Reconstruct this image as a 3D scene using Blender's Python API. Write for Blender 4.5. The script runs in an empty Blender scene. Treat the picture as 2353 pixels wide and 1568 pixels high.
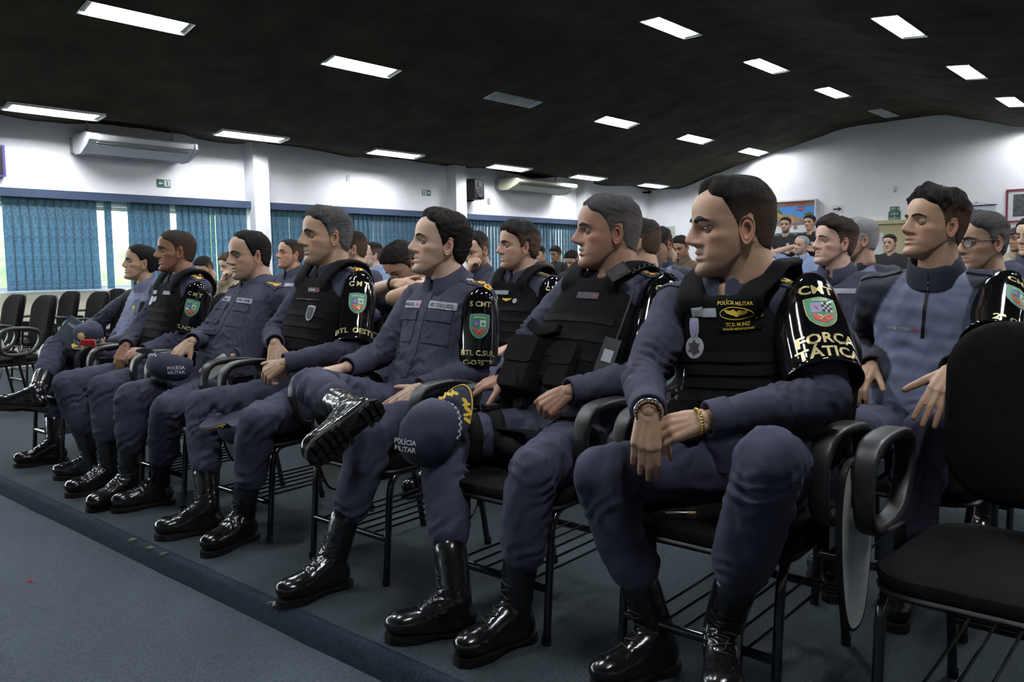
import bpy, math, random
import numpy as np
from mathutils import Vector, Matrix
from mathutils.bvhtree import BVHTree

scene = bpy.context.scene
COL = scene.collection
PI = math.pi

# ------------------------------------------------------------------ camera
def look_cam(f_px, yaw, pitch, roll, h):
    a, p, r = (math.radians(v) for v in (yaw, pitch, roll))
    fw = Vector((math.cos(a) * math.cos(p), math.sin(a) * math.cos(p), math.sin(p)))
    rt = Vector((math.sin(a), -math.cos(a), 0))
    up = rt.cross(fw)
    R = math.cos(r) * rt - math.sin(r) * up
    U = math.cos(r) * up + math.sin(r) * rt
    m = Matrix(((R.x, U.x, -fw.x, 0), (R.y, U.y, -fw.y, 0), (R.z, U.z, -fw.z, h), (0, 0, 0, 1)))
    cd = bpy.data.cameras.new('camera')
    cd.sensor_width = 36.0
    cd.lens = f_px / 2353.0 * 36.0
    cd.clip_start = 0.05
    o = bpy.data.objects.new('camera', cd)
    COL.objects.link(o)
    o.matrix_world = m
    scene.camera = o
look_cam(1900.0, 41.5, -4.9, 0.93, 1.12)

# ------------------------------------------------------------------ world, exposure
EXPOSURE = 0.1
LAMP_STRENGTH = 175.0
SKY_STRENGTH = 18.0
w = bpy.data.worlds.new('daylight')
scene.world = w
w.use_nodes = True
w.node_tree.nodes['Background'].inputs[0].default_value = (0.86, 0.95, 1.0, 1)
w.node_tree.nodes['Background'].inputs[1].default_value = SKY_STRENGTH
vs = scene.view_settings
vs.view_transform = 'Standard'
vs.look = 'None'
vs.gamma = 1.0
vs.use_curve_mapping = False
vs.exposure = EXPOSURE

# ------------------------------------------------------------------ materials
MATS = {}
def mat(name, col, rough=0.6, metal=0.0, noise=0.0, nscale=30.0, bump=0.0, bscale=200.0, spec=0.5,
        emit=None, estr=0.0, coat=0.0, attr=False, transl=0.0, alpha=1.0, trans=0.0):
    if name in MATS:
        return MATS[name]
    m = bpy.data.materials.new(name)
    m.use_nodes = True
    nt = m.node_tree
    b = nt.nodes['Principled BSDF']
    b.inputs['Base Color'].default_value = (*col, 1)
    b.inputs['Roughness'].default_value = rough
    b.inputs['Metallic'].default_value = metal
    b.inputs['Specular IOR Level'].default_value = spec
    b.inputs['Coat Weight'].default_value = coat
    b.inputs['Alpha'].default_value = alpha
    b.inputs['Transmission Weight'].default_value = trans
    L = nt.links
    src = None
    if attr:
        a = nt.nodes.new('ShaderNodeAttribute')
        a.attribute_name = 'Col'
        src = a.outputs['Color']
    tc = nt.nodes.new('ShaderNodeTexCoord')
    if noise > 0:
        n = nt.nodes.new('ShaderNodeTexNoise')
        n.inputs['Scale'].default_value = nscale
        n.inputs['Detail'].default_value = 5
        L.new(tc.outputs['Object'], n.inputs['Vector'])
        mr = nt.nodes.new('ShaderNodeMapRange')
        mr.inputs['From Min'].default_value = 0.3
        mr.inputs['From Max'].default_value = 0.7
        mr.inputs['To Min'].default_value = 1 - noise
        mr.inputs['To Max'].default_value = 1 + noise
        L.new(n.outputs['Fac'], mr.inputs['Value'])
        mx = nt.nodes.new('ShaderNodeVectorMath')
        mx.operation = 'SCALE'
        if src:
            L.new(src, mx.inputs[0])
        else:
            mx.inputs[0].default_value = col
        L.new(mr.outputs[0], mx.inputs['Scale'])
        src = mx.outputs[0]
    if src:
        L.new(src, b.inputs['Base Color'])
    if bump > 0:
        n2 = nt.nodes.new('ShaderNodeTexNoise')
        n2.inputs['Scale'].default_value = bscale
        n2.inputs['Detail'].default_value = 3
        L.new(tc.outputs['Object'], n2.inputs['Vector'])
        bp = nt.nodes.new('ShaderNodeBump')
        bp.inputs['Strength'].default_value = bump
        bp.inputs['Distance'].default_value = 0.004
        L.new(n2.outputs['Fac'], bp.inputs['Height'])
        L.new(bp.outputs['Normal'], b.inputs['Normal'])
    if emit:
        b.inputs['Emission Color'].default_value = (*emit, 1)
        b.inputs['Emission Strength'].default_value = estr
    if transl > 0:
        tr = nt.nodes.new('ShaderNodeBsdfTranslucent')
        if src:
            L.new(src, tr.inputs['Color'])
        else:
            tr.inputs['Color'].default_value = (*col, 1)
        ms = nt.nodes.new('ShaderNodeMixShader')
        ms.inputs[0].default_value = transl
        L.new(b.outputs[0], ms.inputs[1])
        L.new(tr.outputs[0], ms.inputs[2])
        L.new(ms.outputs[0], nt.nodes['Material Output'].inputs['Surface'])
    MATS[name] = m
    return m

# ------------------------------------------------------------------ mesh builder
class MB:
    """collects world-space verts and faces, with an optional colour per vertex"""
    def __init__(s):
        s.v = []; s.f = []; s.m = []
    def add(s, V, F, mi=0):
        o = len(s.v)
        s.v.extend([tuple(map(float, p)) for p in V])
        s.f.extend([tuple(i + o for i in q) for q in F])
        s.m.extend([mi] * len(F))
        return s
    def box(s, lo, hi, mi=0):
        x0, y0, z0 = lo; x1, y1, z1 = hi
        V = [(x0,y0,z0),(x1,y0,z0),(x1,y1,z0),(x0,y1,z0),(x0,y0,z1),(x1,y0,z1),(x1,y1,z1),(x0,y1,z1)]
        F = [(0,3,2,1),(4,5,6,7),(0,1,5,4),(1,2,6,5),(2,3,7,6),(3,0,4,7)]
        return s.add(V, F, mi)
    def obox(s, c, ax, ay, az, mi=0):
        """box from centre and three half-extent vectors"""
        c, ax, ay, az = (np.array(q, float) for q in (c, ax, ay, az))
        V = [c + i*ax + j*ay + k*az for k in (-1,1) for (i,j) in ((-1,-1),(1,-1),(1,1),(-1,1))]
        F = [(0,3,2,1),(4,5,6,7),(0,1,5,4),(1,2,6,5),(2,3,7,6),(3,0,4,7)]
        return s.add(V, F, mi)
    def loft(s, rings, mi=0, cap=True, closed=False):
        """rings: list of (n,3) arrays with the same n"""
        n = len(rings[0]); V = np.concatenate(rings); F = []
        R = len(rings)
        for i in range(R if closed else R - 1):
            a = i * n; b = ((i + 1) % R) * n
            for j in range(n):
                k = (j + 1) % n
                F.append((a + j, a + k, b + k, b + j))
        V = [tuple(p) for p in V]
        if cap and not closed:
            V.append(tuple(np.mean(rings[0], 0))); V.append(tuple(np.mean(rings[-1], 0)))
            c0, c1 = len(V) - 2, len(V) - 1
            for j in range(n):
                k = (j + 1) % n
                F.append((c0, k, j)); F.append((c1, (R-1)*n + j, (R-1)*n + k))
        return s.add(V, F, mi)
    def capsule(s, p0, r0, p1, r1, seg=14, flat=1.0, fdir=None, mi=0):
        """tapered capsule, flat scales the cross-section along fdir"""
        p0 = np.array(p0, float); p1 = np.array(p1, float)
        d = p1 - p0; L = np.linalg.norm(d)
        d = d / L if L > 1e-9 else np.array((0, 0, 1.0))
        u, v = frame(d, fdir)
        rings = []
        for k in range(1, 5):
            a = -PI/2 + k * PI/2/4.0
            rings.append((p0 + d * r0 * math.sin(a), r0 * math.cos(a)))
        for k in range(0, 4):
            a = k * PI/2/4.0
            rings.append((p1 + d * r1 * math.sin(a), r1 * math.cos(a)))
        th = np.linspace(0, 2*PI, seg, endpoint=False)
        rr = [c + r * (np.outer(np.cos(th), u) * flat + np.outer(np.sin(th), v)) for c, r in rings]
        return s.loft(rr, mi)
    def ellipsoid(s, c, ax, ay, az, nu=16, nv=10, mi=0):
        c = np.array(c, float); ax, ay, az = (np.array(q, float) for q in (ax, ay, az))
        th = np.linspace(0, 2*PI, nu, endpoint=False)
        rr = []
        for k in range(1, nv):
            a = -PI/2 + PI * k / nv
            rr.append(c + math.cos(a) * (np.outer(np.cos(th), ax) + np.outer(np.sin(th), ay)) + math.sin(a) * az)
        return s.loft(rr, mi)
    def tube(s, pts, r, seg=10, closed=False, fl=1.0, fdir=None, mi=0):
        """tube through points; r number or list; fl flattens along fdir"""
        P = [np.array(p, float) for p in pts]; n = len(P)
        rr = []
        th = np.linspace(0, 2*PI, seg, endpoint=False)
        pu = None
        for i in range(n):
            a = P[(i - 1) % n] if (closed or i > 0) else P[i]
            b = P[(i + 1) % n] if (closed or i < n - 1) else P[i]
            d = b - a; d /= (np.linalg.norm(d) + 1e-12)
            if fdir is not None:
                u, v = frame(d, fdir)
            else:
                if pu is None:
                    u, v = frame(d)
                else:
                    u = pu - d * (pu @ d); u /= np.linalg.norm(u); v = np.cross(d, u)
                pu = u
            q = r[i] if hasattr(r, '__len__') else r
            rr.append(P[i] + q * (np.outer(np.cos(th), u) * fl + np.outer(np.sin(th), v)))
        return s.loft(rr, mi, closed=closed)
    def mesh(s, name='m', off=None):
        me = bpy.data.meshes.new(name)
        V = np.array(s.v, float).reshape(-1, 3)
        if off is not None:
            V = V - np.array(off, float)
        me.from_pydata(V.tolist(), [], s.f)
        if any(s.m):
            me.polygons.foreach_set('material_index', s.m)
        me.update()
        return me

def nrm(v):
    v = np.array(v, float)
    return v / (np.linalg.norm(v) + 1e-12)

def frame(d, ref=None):
    d = nrm(d)
    if ref is None:
        ref = (0, 0, 1) if abs(d[2]) < 0.9 else (1, 0, 0)
    ref = np.array(ref, float)
    u = ref - d * (ref @ d)
    if np.linalg.norm(u) < 1e-6:
        ref = np.array((0.3, 0.9, 0.2)); u = ref - d * (ref @ d)
    u = nrm(u)
    return u, np.cross(d, u)

def smooth_path(pts, n=6, closed=False):
    P = [np.array(p, float) for p in pts]; N = len(P); out = []
    rng = range(N if closed else N - 1)
    for i in rng:
        p0 = P[(i-1) % N] if (closed or i > 0) else P[i]
        p1 = P[i]; p2 = P[(i+1) % N]
        p3 = P[(i+2) % N] if (closed or i + 2 < N) else p2
        for k in range(n):
            t = k / n
            out.append(0.5*((2*p1) + (-p0+p2)*t + (2*p0-5*p1+4*p2-p3)*t*t + (-p0+3*p1-3*p2+p3)*t**3))
    if not closed:
        out.append(P[-1])
    return out

def round_rect(w, h, r, n=5):
    out = []
    for cx, cy, a0 in ((w-r, h-r, 0), (-w+r, h-r, PI/2), (-w+r, -h+r, PI), (w-r, -h+r, 1.5*PI)):
        for k in range(n + 1):
            a = a0 + PI/2*k/n
            out.append((cx + r*math.cos(a), cy + r*math.sin(a)))
    return out

def shade(me, smooth=True):
    if smooth:
        me.polygons.foreach_set('use_smooth', [True] * len(me.polygons))
    me.update()

def sharp(me, ang=40):
    """smooth shading with hard edges above an angle"""
    shade(me)
    try:
        me.set_sharp_from_angle(angle=math.radians(ang))
    except Exception:
        pass

def link(name, me, mats, parent=None, loc=None, smooth=True, ang=None):
    """one mesh object"""
    o = bpy.data.objects.new(name, me)
    COL.objects.link(o)
    if not isinstance(mats, (list, tuple)):
        mats = [mats]
    if not me.materials:
        for m in mats:
            me.materials.append(m)
    if ang:
        sharp(me, ang)
    elif smooth:
        shade(me)
    if parent:
        o.parent = parent
    if loc is not None:
        o.location = loc
    return o

def tag(o, label=None, cat=None, group=None, kind=None):
    if label: o['label'] = label
    if cat: o['category'] = cat
    if group: o['group'] = group
    if kind: o['kind'] = kind
    return o

def thing(name, loc, label, cat, group=None, rz=0.0):
    o = bpy.data.objects.new(name, None)
    COL.objects.link(o)
    o.location = loc
    o.rotation_euler = (0, 0, rz)
    o.empty_display_size = 0.1
    return tag(o, label, cat, group)

def struct(name, mb, m, smooth=False):
    o = link(name, mb.mesh(name), m, smooth=smooth)
    return tag(o, kind='structure')

def copy_tree(o, parent=None):
    c = o.copy()
    COL.objects.link(c)
    c.parent = parent
    for ch in list(o.children):
        copy_tree(ch, c)
    return c

WORK = bpy.data.scenes.new('workbench')     # holds nothing but the mesh being shaped; removed at the end
def settle():
    vl = WORK.view_layers[0]
    vl.update()
    return vl.depsgraph

def evaluated(me, mods):
    o = bpy.data.objects.new('tmp', me)
    WORK.collection.objects.link(o)
    for kind, kw in mods:
        md = o.modifiers.new('m', kind)
        for k, v in kw.items():
            setattr(md, k, v)
    dg = settle()
    r = bpy.data.meshes.new_from_object(o.evaluated_get(dg))
    bpy.data.objects.remove(o)
    bpy.data.meshes.remove(me)
    return r

def remesh(mb, voxel, smooth=4, fac=0.5):
    me = mb.mesh('tmp')
    mods = [('REMESH', dict(mode='VOXEL', voxel_size=voxel))]
    if smooth:
        mods.append(('SMOOTH', dict(factor=fac, iterations=smooth)))
    r = evaluated(me, mods)
    r.materials.clear()
    return r

def coords(me):
    a = np.empty(len(me.vertices) * 3); me.vertices.foreach_get('co', a)
    return a.reshape(-1, 3)

def normals(me):
    me.update()
    a = np.empty(len(me.vertices) * 3); me.vertices.foreach_get('normal', a)
    return a.reshape(-1, 3)

def setco(me, V):
    me.vertices.foreach_set('co', np.ascontiguousarray(V, dtype=float).ravel()); me.update()

def setcol(me, C):
    a = me.color_attributes.new('Col', 'FLOAT_COLOR', 'POINT')
    C = np.concatenate([C, np.ones((len(C), 1))], 1)
    a.data.foreach_set('color', np.ascontiguousarray(C, dtype=np.float32).ravel())

def waves(P, scale, seed, n=7):
    """cheap smooth noise in -1..1 from random plane waves"""
    rs = np.random.RandomState(seed)
    out = np.zeros(len(P))
    for _ in range(n):
        d = rs.normal(size=3); d /= np.linalg.norm(d)
        k = 2*PI/scale * rs.uniform(0.6, 1.5)
        out += np.sin(P @ d * k + rs.uniform(0, 6.28))
    return out / math.sqrt(n) * 0.9

def bvh_of(me):
    return BVHTree.FromPolygons([tuple(v) for v in coords(me)], [tuple(p.vertices) for p in me.polygons])

def mesh_from(V, F, name='m'):
    me = bpy.data.meshes.new(name)
    me.from_pydata([tuple(map(float, p)) for p in V], [], F)
    me.update()
    return me

def shift(me, off):
    me.transform(Matrix.Translation(-Vector(off))); me.update()
    return me

# ------------------------------------------------------------------ decals laid on a surface
def cast(bvh, p, n, reach=0.3):
    h = bvh.ray_cast(Vector(p) + Vector(n) * reach * 0.5, -Vector(n), reach)
    return h

def wrap_pts(bvh, c, n, up, uv, off):
    c = np.array(c, float); n = nrm(n); up = np.array(up, float)
    up = nrm(up - n * (up @ n)); rt = np.cross(up, n)
    out = []; dep = []
    for (u, v) in uv:
        p = c + rt * u + up * v
        h = cast(bvh, p, n)
        if h[0] is None:
            out.append(None)
        else:
            q = np.array(h[0]); nn = np.array(h[1])
            if nn @ n < 0: nn = -nn
            q = q + nrm(nn * 0.6 + n * 0.4) * off
            out.append(q); dep.append((q - c) @ n)
    d0 = float(np.mean(dep)) if dep else 0.0
    dm = min(dep) if dep else 0.0
    for i, (u, v) in enumerate(uv):
        if out[i] is None:
            out[i] = c + rt * u + up * v + n * dm
    return out

def decal_poly(bvh, c, n, up, outline, off=0.003, rings=(0.35, 0.7, 1.0), drop=0.004, mb=None, mi=0):
    """conforming plate of any star-shaped outline, with a rim"""
    mb = mb or MB()
    N = len(outline)
    cen = (sum(p[0] for p in outline) / N, sum(p[1] for p in outline) / N)
    uv = [cen]
    for k in rings:
        uv += [(cen[0] + (p[0]-cen[0])*k, cen[1] + (p[1]-cen[1])*k) for p in outline]
    V = wrap_pts(bvh, c, n, up, uv, off)
    nn = nrm(n)
    R = len(rings)
    base = 1 + (R-1)*N
    V += [V[base + j] - nn * drop for j in range(N)]
    F = [(0, 1 + j, 1 + (j+1) % N) for j in range(N)]
    for r in range(R):
        a = 1 + r*N; b = 1 + (r+1)*N
        F += [(a + j, b + j, b + (j+1) % N, a + (j+1) % N) for j in range(N)]
    return mb.add(V, F, mi)

def decal_rect(bvh, c, n, up, w, h, off=0.003, nx=6, ny=3, drop=0.004, mb=None, mi=0):
    mb = mb or MB()
    us = np.linspace(-w/2, w/2, nx + 1); vs_ = np.linspace(-h/2, h/2, ny + 1)
    uv = [(u, v) for v in vs_ for u in us]
    V = wrap_pts(bvh, c, n, up, uv, off)
    F = []
    W = nx + 1
    for j in range(ny):
        for i in range(nx):
            a = j*W + i
            F.append((a, a+1, a+W+1, a+W))
    rim = [i for i in range(W)] + [j*W + nx for j in range(1, ny+1)] + [ny*W + i for i in range(nx-1, -1, -1)] + [j*W for j in range(ny-1, 0, -1)]
    nn = nrm(n); o = len(V)
    V += [V[i] - nn*drop for i in rim]
    M = len(rim)
    F += [(rim[k], o + k, o + (k+1) % M, rim[(k+1) % M]) for k in range(M)]
    return mb.add(V, F, mi)

TEXT_CACHE = {}
def text2d(s, bold=0.0):
    """flat letters, height of capitals 1, centred"""
    key = (s, bold)
    if key in TEXT_CACHE:
        return TEXT_CACHE[key]
    cu = bpy.data.curves.new('t', 'FONT')
    cu.body = s; cu.size = 1.0; cu.align_x = 'LEFT'; cu.offset = bold; cu.resolution_u = 2
    o = bpy.data.objects.new('t', cu); WORK.collection.objects.link(o)
    dg = settle()
    me = bpy.data.meshes.new_from_object(o.evaluated_get(dg))
    V = coords(me)[:, :2] if len(me.vertices) else np.zeros((1, 2))
    F = [tuple(p.vertices) for p in me.polygons]
    bpy.data.objects.remove(o); bpy.data.curves.remove(cu); bpy.data.meshes.remove(me)
    cap = 0.73
    V = (V - np.array([(V[:, 0].min() + V[:, 0].max())/2, cap/2])) / cap
    TEXT_CACHE[key] = (V, F)
    return V, F

def decal_text(bvh, c, n, up, s, h, off=0.005, width=None, bold=0.02, arc=0.0, mb=None, mi=0):
    mb = mb or MB()
    V, F = text2d(s, bold)
    V = V * h
    w0 = V[:, 0].max() - V[:, 0].min()
    if width:
        V = V * np.array([width / w0, 1.0])
    uv = V
    if arc:
        R = 1/arc
        a = V[:, 0]/R
        uv = np.stack([(R + V[:, 1])*np.sin(a), (R + V[:, 1])*np.cos(a) - R], 1)
    P = wrap_pts(bvh, c, n, up, uv.tolist(), off)
    return mb.add(P, F, mi)

def flat_text(s, c, n, up, h, width=None, bold=0.02, mb=None, mi=0):
    """letters on a flat plate"""
    mb = mb or MB()
    V, F = text2d(s, bold)
    V = V*h
    if width:
        V = V*np.array([width/(V[:, 0].max()-V[:, 0].min()), 1.0])
    n = nrm(n); up = np.array(up, float); up = nrm(up - n*(up @ n)); rt = np.cross(up, n)
    return mb.add([np.array(c) + rt*u + up*v for u, v in V], F, mi)

def star_pts(n, r0, r1, rot=0.0):
    return [((r0 if k % 2 == 0 else r1)*math.sin(rot + PI*k/n), (r0 if k % 2 == 0 else r1)*math.cos(rot + PI*k/n)) for k in range(2*n)]

def disc_pts(r, n=18, sx=1.0):
    return [(r*sx*math.sin(2*PI*k/n), r*math.cos(2*PI*k/n)) for k in range(n)]

def shield_pts(w, h):
    half = [(0.0, 0.5), (0.3, 0.47), (0.5, 0.46), (0.52, 0.2), (0.5, -0.05), (0.43, -0.24), (0.3, -0.38), (0.15, -0.47)]
    R = [(x*w, y*h) for x, y in half] + [(0, -0.5*h)] + [(-x*w, y*h) for x, y in half[:0:-1]]
    return R

# ------------------------------------------------------------------ heads
def curve(xs, ys, q):
    """cubic hermite through points, xs ascending"""
    xs = np.array(xs, float); ys = np.array(ys, float)
    m = np.gradient(ys, xs)
    i = np.clip(np.searchsorted(xs, q) - 1, 0, len(xs) - 2)
    h = xs[i+1] - xs[i]; t = np.clip((q - xs[i]) / h, 0, 1)
    return ((2*t**3 - 3*t**2 + 1)*ys[i] + (t**3 - 2*t**2 + t)*h*m[i] + (-2*t**3 + 3*t**2)*ys[i+1] + (t**3 - t**2)*h*m[i+1])

X0 = -0.010
ZT = 0.118
def head_radius(TH, Z, P):
    """radial distance from the vertical axis of the head; TH 0 = front, positive = left"""
    zf = [-.135, -.122, -.113, -.100, -.088, -.079, -.066, -.052, -.040, -.020, 0.0, .014, .026, .042, .060, .078, .094, .106, .114, .118]
    xf = [.030, .064, .080, .0865, .0845, .081, .083, .083, .0815, .080, .0815, .087, .0915, .093, .0905, .082, .068, .050, .030, 0]
    zb = [-.135, -.10, -.06, -.03, 0, .03, .055, .08, .098, .109, .118]
    xb = [-.070, -.078, -.086, -.096, -.1045, -.107, -.104, -.093, -.076, -.055, 0]
    zw = [-.135, -.122, -.112, -.10, -.085, -.065, -.045, -.02, 0, .02, .045, .07, .088, .103, .112, .118]
    hw = [.010, .024, .034, .0435, .0520, .0595, .0645, .0690, .0720, .0755, .0770, .0740, .065, .050, .032, 0]
    jaw = P.get('jaw', 1.0); fat = P.get('fat', 0.0)
    A = curve(zf, xf, Z) - X0
    B = X0 - curve(zb, xb, Z)
    lowf = np.clip((-.02 - Z)/.08, 0, 1)
    Wd = curve(zw, hw, Z) * (1 + (jaw - 1)*lowf + fat*0.10*np.clip((0.0 - Z)/.05, 0, 1)) * P.get('wide', 1.0)
    A = np.maximum(A, 1e-4); B = np.maximum(B, 1e-4); Wd = np.maximum(Wd, 1e-4)
    c, s = np.cos(TH), np.sin(TH)
    n = 2.25
    Ax = np.where(c > 0, A, B)
    rF = ((np.abs(c)/Ax)**n + (np.abs(s)/Wd)**n)**(-1/n)
    # features, laid out over (y, z) of the front half
    y = rF*s; fr = np.clip(c*2.2, 0, 1)
    def g(y0, z0, sy, sz, sym=True):
        e = np.exp(-((y - y0)/sy)**2 - ((Z - z0)/sz)**2)
        if sym: e = e + np.exp(-((y + y0)/sy)**2 - ((Z - z0)/sz)**2)
        return e
    d = np.zeros_like(rF)
    nl = P.get('nose', 1.0); hook = P.get('hook', 0.0)
    zn = [-.062, -.046, -.0415, -.037, -.030, -.0225, -.012, 0.0, .010, .020, .032]
    dn = [0, .001, .008, .0225, .0315, .0325, .0265 + hook, .0185 + hook*1.3, .0105 + hook*.6, .004, 0]
    wn = [.012, .015, .0165, .0165, .0150, .0125, .0105, .0095, .0090, .0095, .010]
    nx = curve(zn, dn, Z)*nl; nx = np.where((Z < -.062) | (Z > .032), 0, np.maximum(nx, 0))
    nw = np.interp(Z, zn, wn)*P.get('nosew', 1.0)
    d += nx*np.exp(-np.abs(y/nw)**2.4)
    d += .0065*g(.0155*P.get('nosew', 1.0), -.0345, .0062, .0068)        # nostril wings
    d -= .0050*g(.0068, -.0425, .0042, .0032)                             # nostrils
    d -= .0105*g(.0325, .002, .0155, .0105) + .004*g(.0185, .004, .007, .009)
    d += .0042*g(.030, .0205, .020, .0062)*P.get('brow', 1.0)
    d += .0040*g(.050, -.020, .016, .012)
    d -= .0028*g(.058, -.050, .013, .018)*(1 - fat)
    d -= .0022*g(.027, -.052, .007, .014)
    lp = P.get('lips', 1.0)
    lw = np.exp(-np.abs(y/.0215)**3.0)
    d += lw*lp*(.0052*np.exp(-((Z + .0555)/.0042)**2) + .0062*np.exp(-((Z + .0715)/.0052)**2) - .0036*np.exp(-((Z + .0632)/.0019)**2))
    d -= .0022*g(0, -.0805, .018, .005, False)
    d += .0035*g(0, -.101, .020, .011, False)
    d -= .0016*g(0, -.047, .0035, .006, False)
    d -= .0040*g(.068, .030, .010, .020)
    rF = rF + d*fr
    # jaw line: below it the face gives way to the neck
    xx = X0 + rF*c
    zj = np.interp(xx, [-.03, -.006, .03, .06, .088], [-.030, -.052, -.086, -.106, -.116 - .004*fat]) - .010*fat
    under = np.clip((zj - Z)/.016, 0, 1)
    under = under*under*(3 - 2*under)
    back = np.clip((-.02 - xx)/.02, 0, 1)
    # neck
    nr = P.get('neck', .058)
    t = np.clip((-.05 - Z)/.16, 0, 1)
    cx = -.026 - .040*t - X0
    na = nr*(1.0 + .08*t**1.6); nb = nr*(0.98 + .18*t**1.6)
    # ray from axis to ellipse centred (cx,0)
    qa = (c/na)**2 + (s/nb)**2; qb = -2*cx*c/na**2; qc = cx**2/na**2 - 1
    rN = (-qb + np.sqrt(np.maximum(qb*qb - 4*qa*qc, 1e-9)))/(2*qa)
    rN = np.where(Z < -.02, rN, 0)
    rN = rN + .003*np.exp(-((Z + .165)/.012)**2)*np.exp(-(rF*s/.012)**2)*(c > 0)
    rFa = rF*(1 - under*(1 - back)*.9) - back*np.clip((-.045 - Z)/.05, 0, 1)*.03
    k = .006
    h = np.clip(.5 + .5*(rFa - rN)/k, 0, 1)
    r = rN*(1 - h) + rFa*h + k*h*(1 - h)
    low = Z < -.124
    r = np.where(low, rN*(1-np.clip((Z+.135)/.011, 0, 1)) + r*np.clip((Z+.135)/.011, 0, 1), r)
    return np.where(Z > -.02, rF, r)

def head_grid(P, nt, nz, zlow=-.235):
    u = np.linspace(0, 1, nz)
    z1 = np.linspace(zlow, -.130, max(4, nz//9)); z2 = np.linspace(-.128, .085, nz)
    a = np.linspace(0, PI/2, nz//5)[1:]
    z3 = .085 + (ZT - .085)*np.sin(a)
    z3[-1] = ZT - .0004
    zz = np.concatenate([z1, z2, z3])
    th0 = np.linspace(-PI, PI, nt, endpoint=False)
    th = th0 - .38*np.sin(th0)*1.0        # denser towards the front
    Z, TH = np.meshgrid(zz, th, indexing='ij')
    return TH, Z

def hairline(TH, P):
    a = np.abs(TH)
    f = P.get('front', .072); tp = P.get('temple', .058)
    xs = [0, .35, .62, .92, 1.10, 1.25, 1.36, 1.48, 1.66, 1.80, 1.93, 2.12, 2.45, 3.15]
    sb = P.get('burn', -.012)
    ys = [f, f + P.get('peak', .0), tp, tp - .008, .036, .012, sb, sb + .006, .026, .020, -.030, -.050, -.060, P.get('nape', -.068)]
    return np.interp(a, xs, ys)

def place(V, fr):
    """head frame -> world; fr = (centre, fwd, left, up, scale)"""
    c, f, l, u, s = fr
    return np.array(c) + s*(np.outer(V[:, 0], f) + np.outer(V[:, 1], l) + np.outer(V[:, 2], u))

def grid_faces(R, N):
    F = []
    for i in range(R - 1):
        for j in range(N):
            k = (j + 1) % N
            F.append((i*N + j, i*N + k, (i+1)*N + k, (i+1)*N + j))
    return F

def smoothstep(a, b, x):
    t = np.clip((x - a)/(b - a), 0, 1)
    return t*t*(3 - 2*t)

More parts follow.
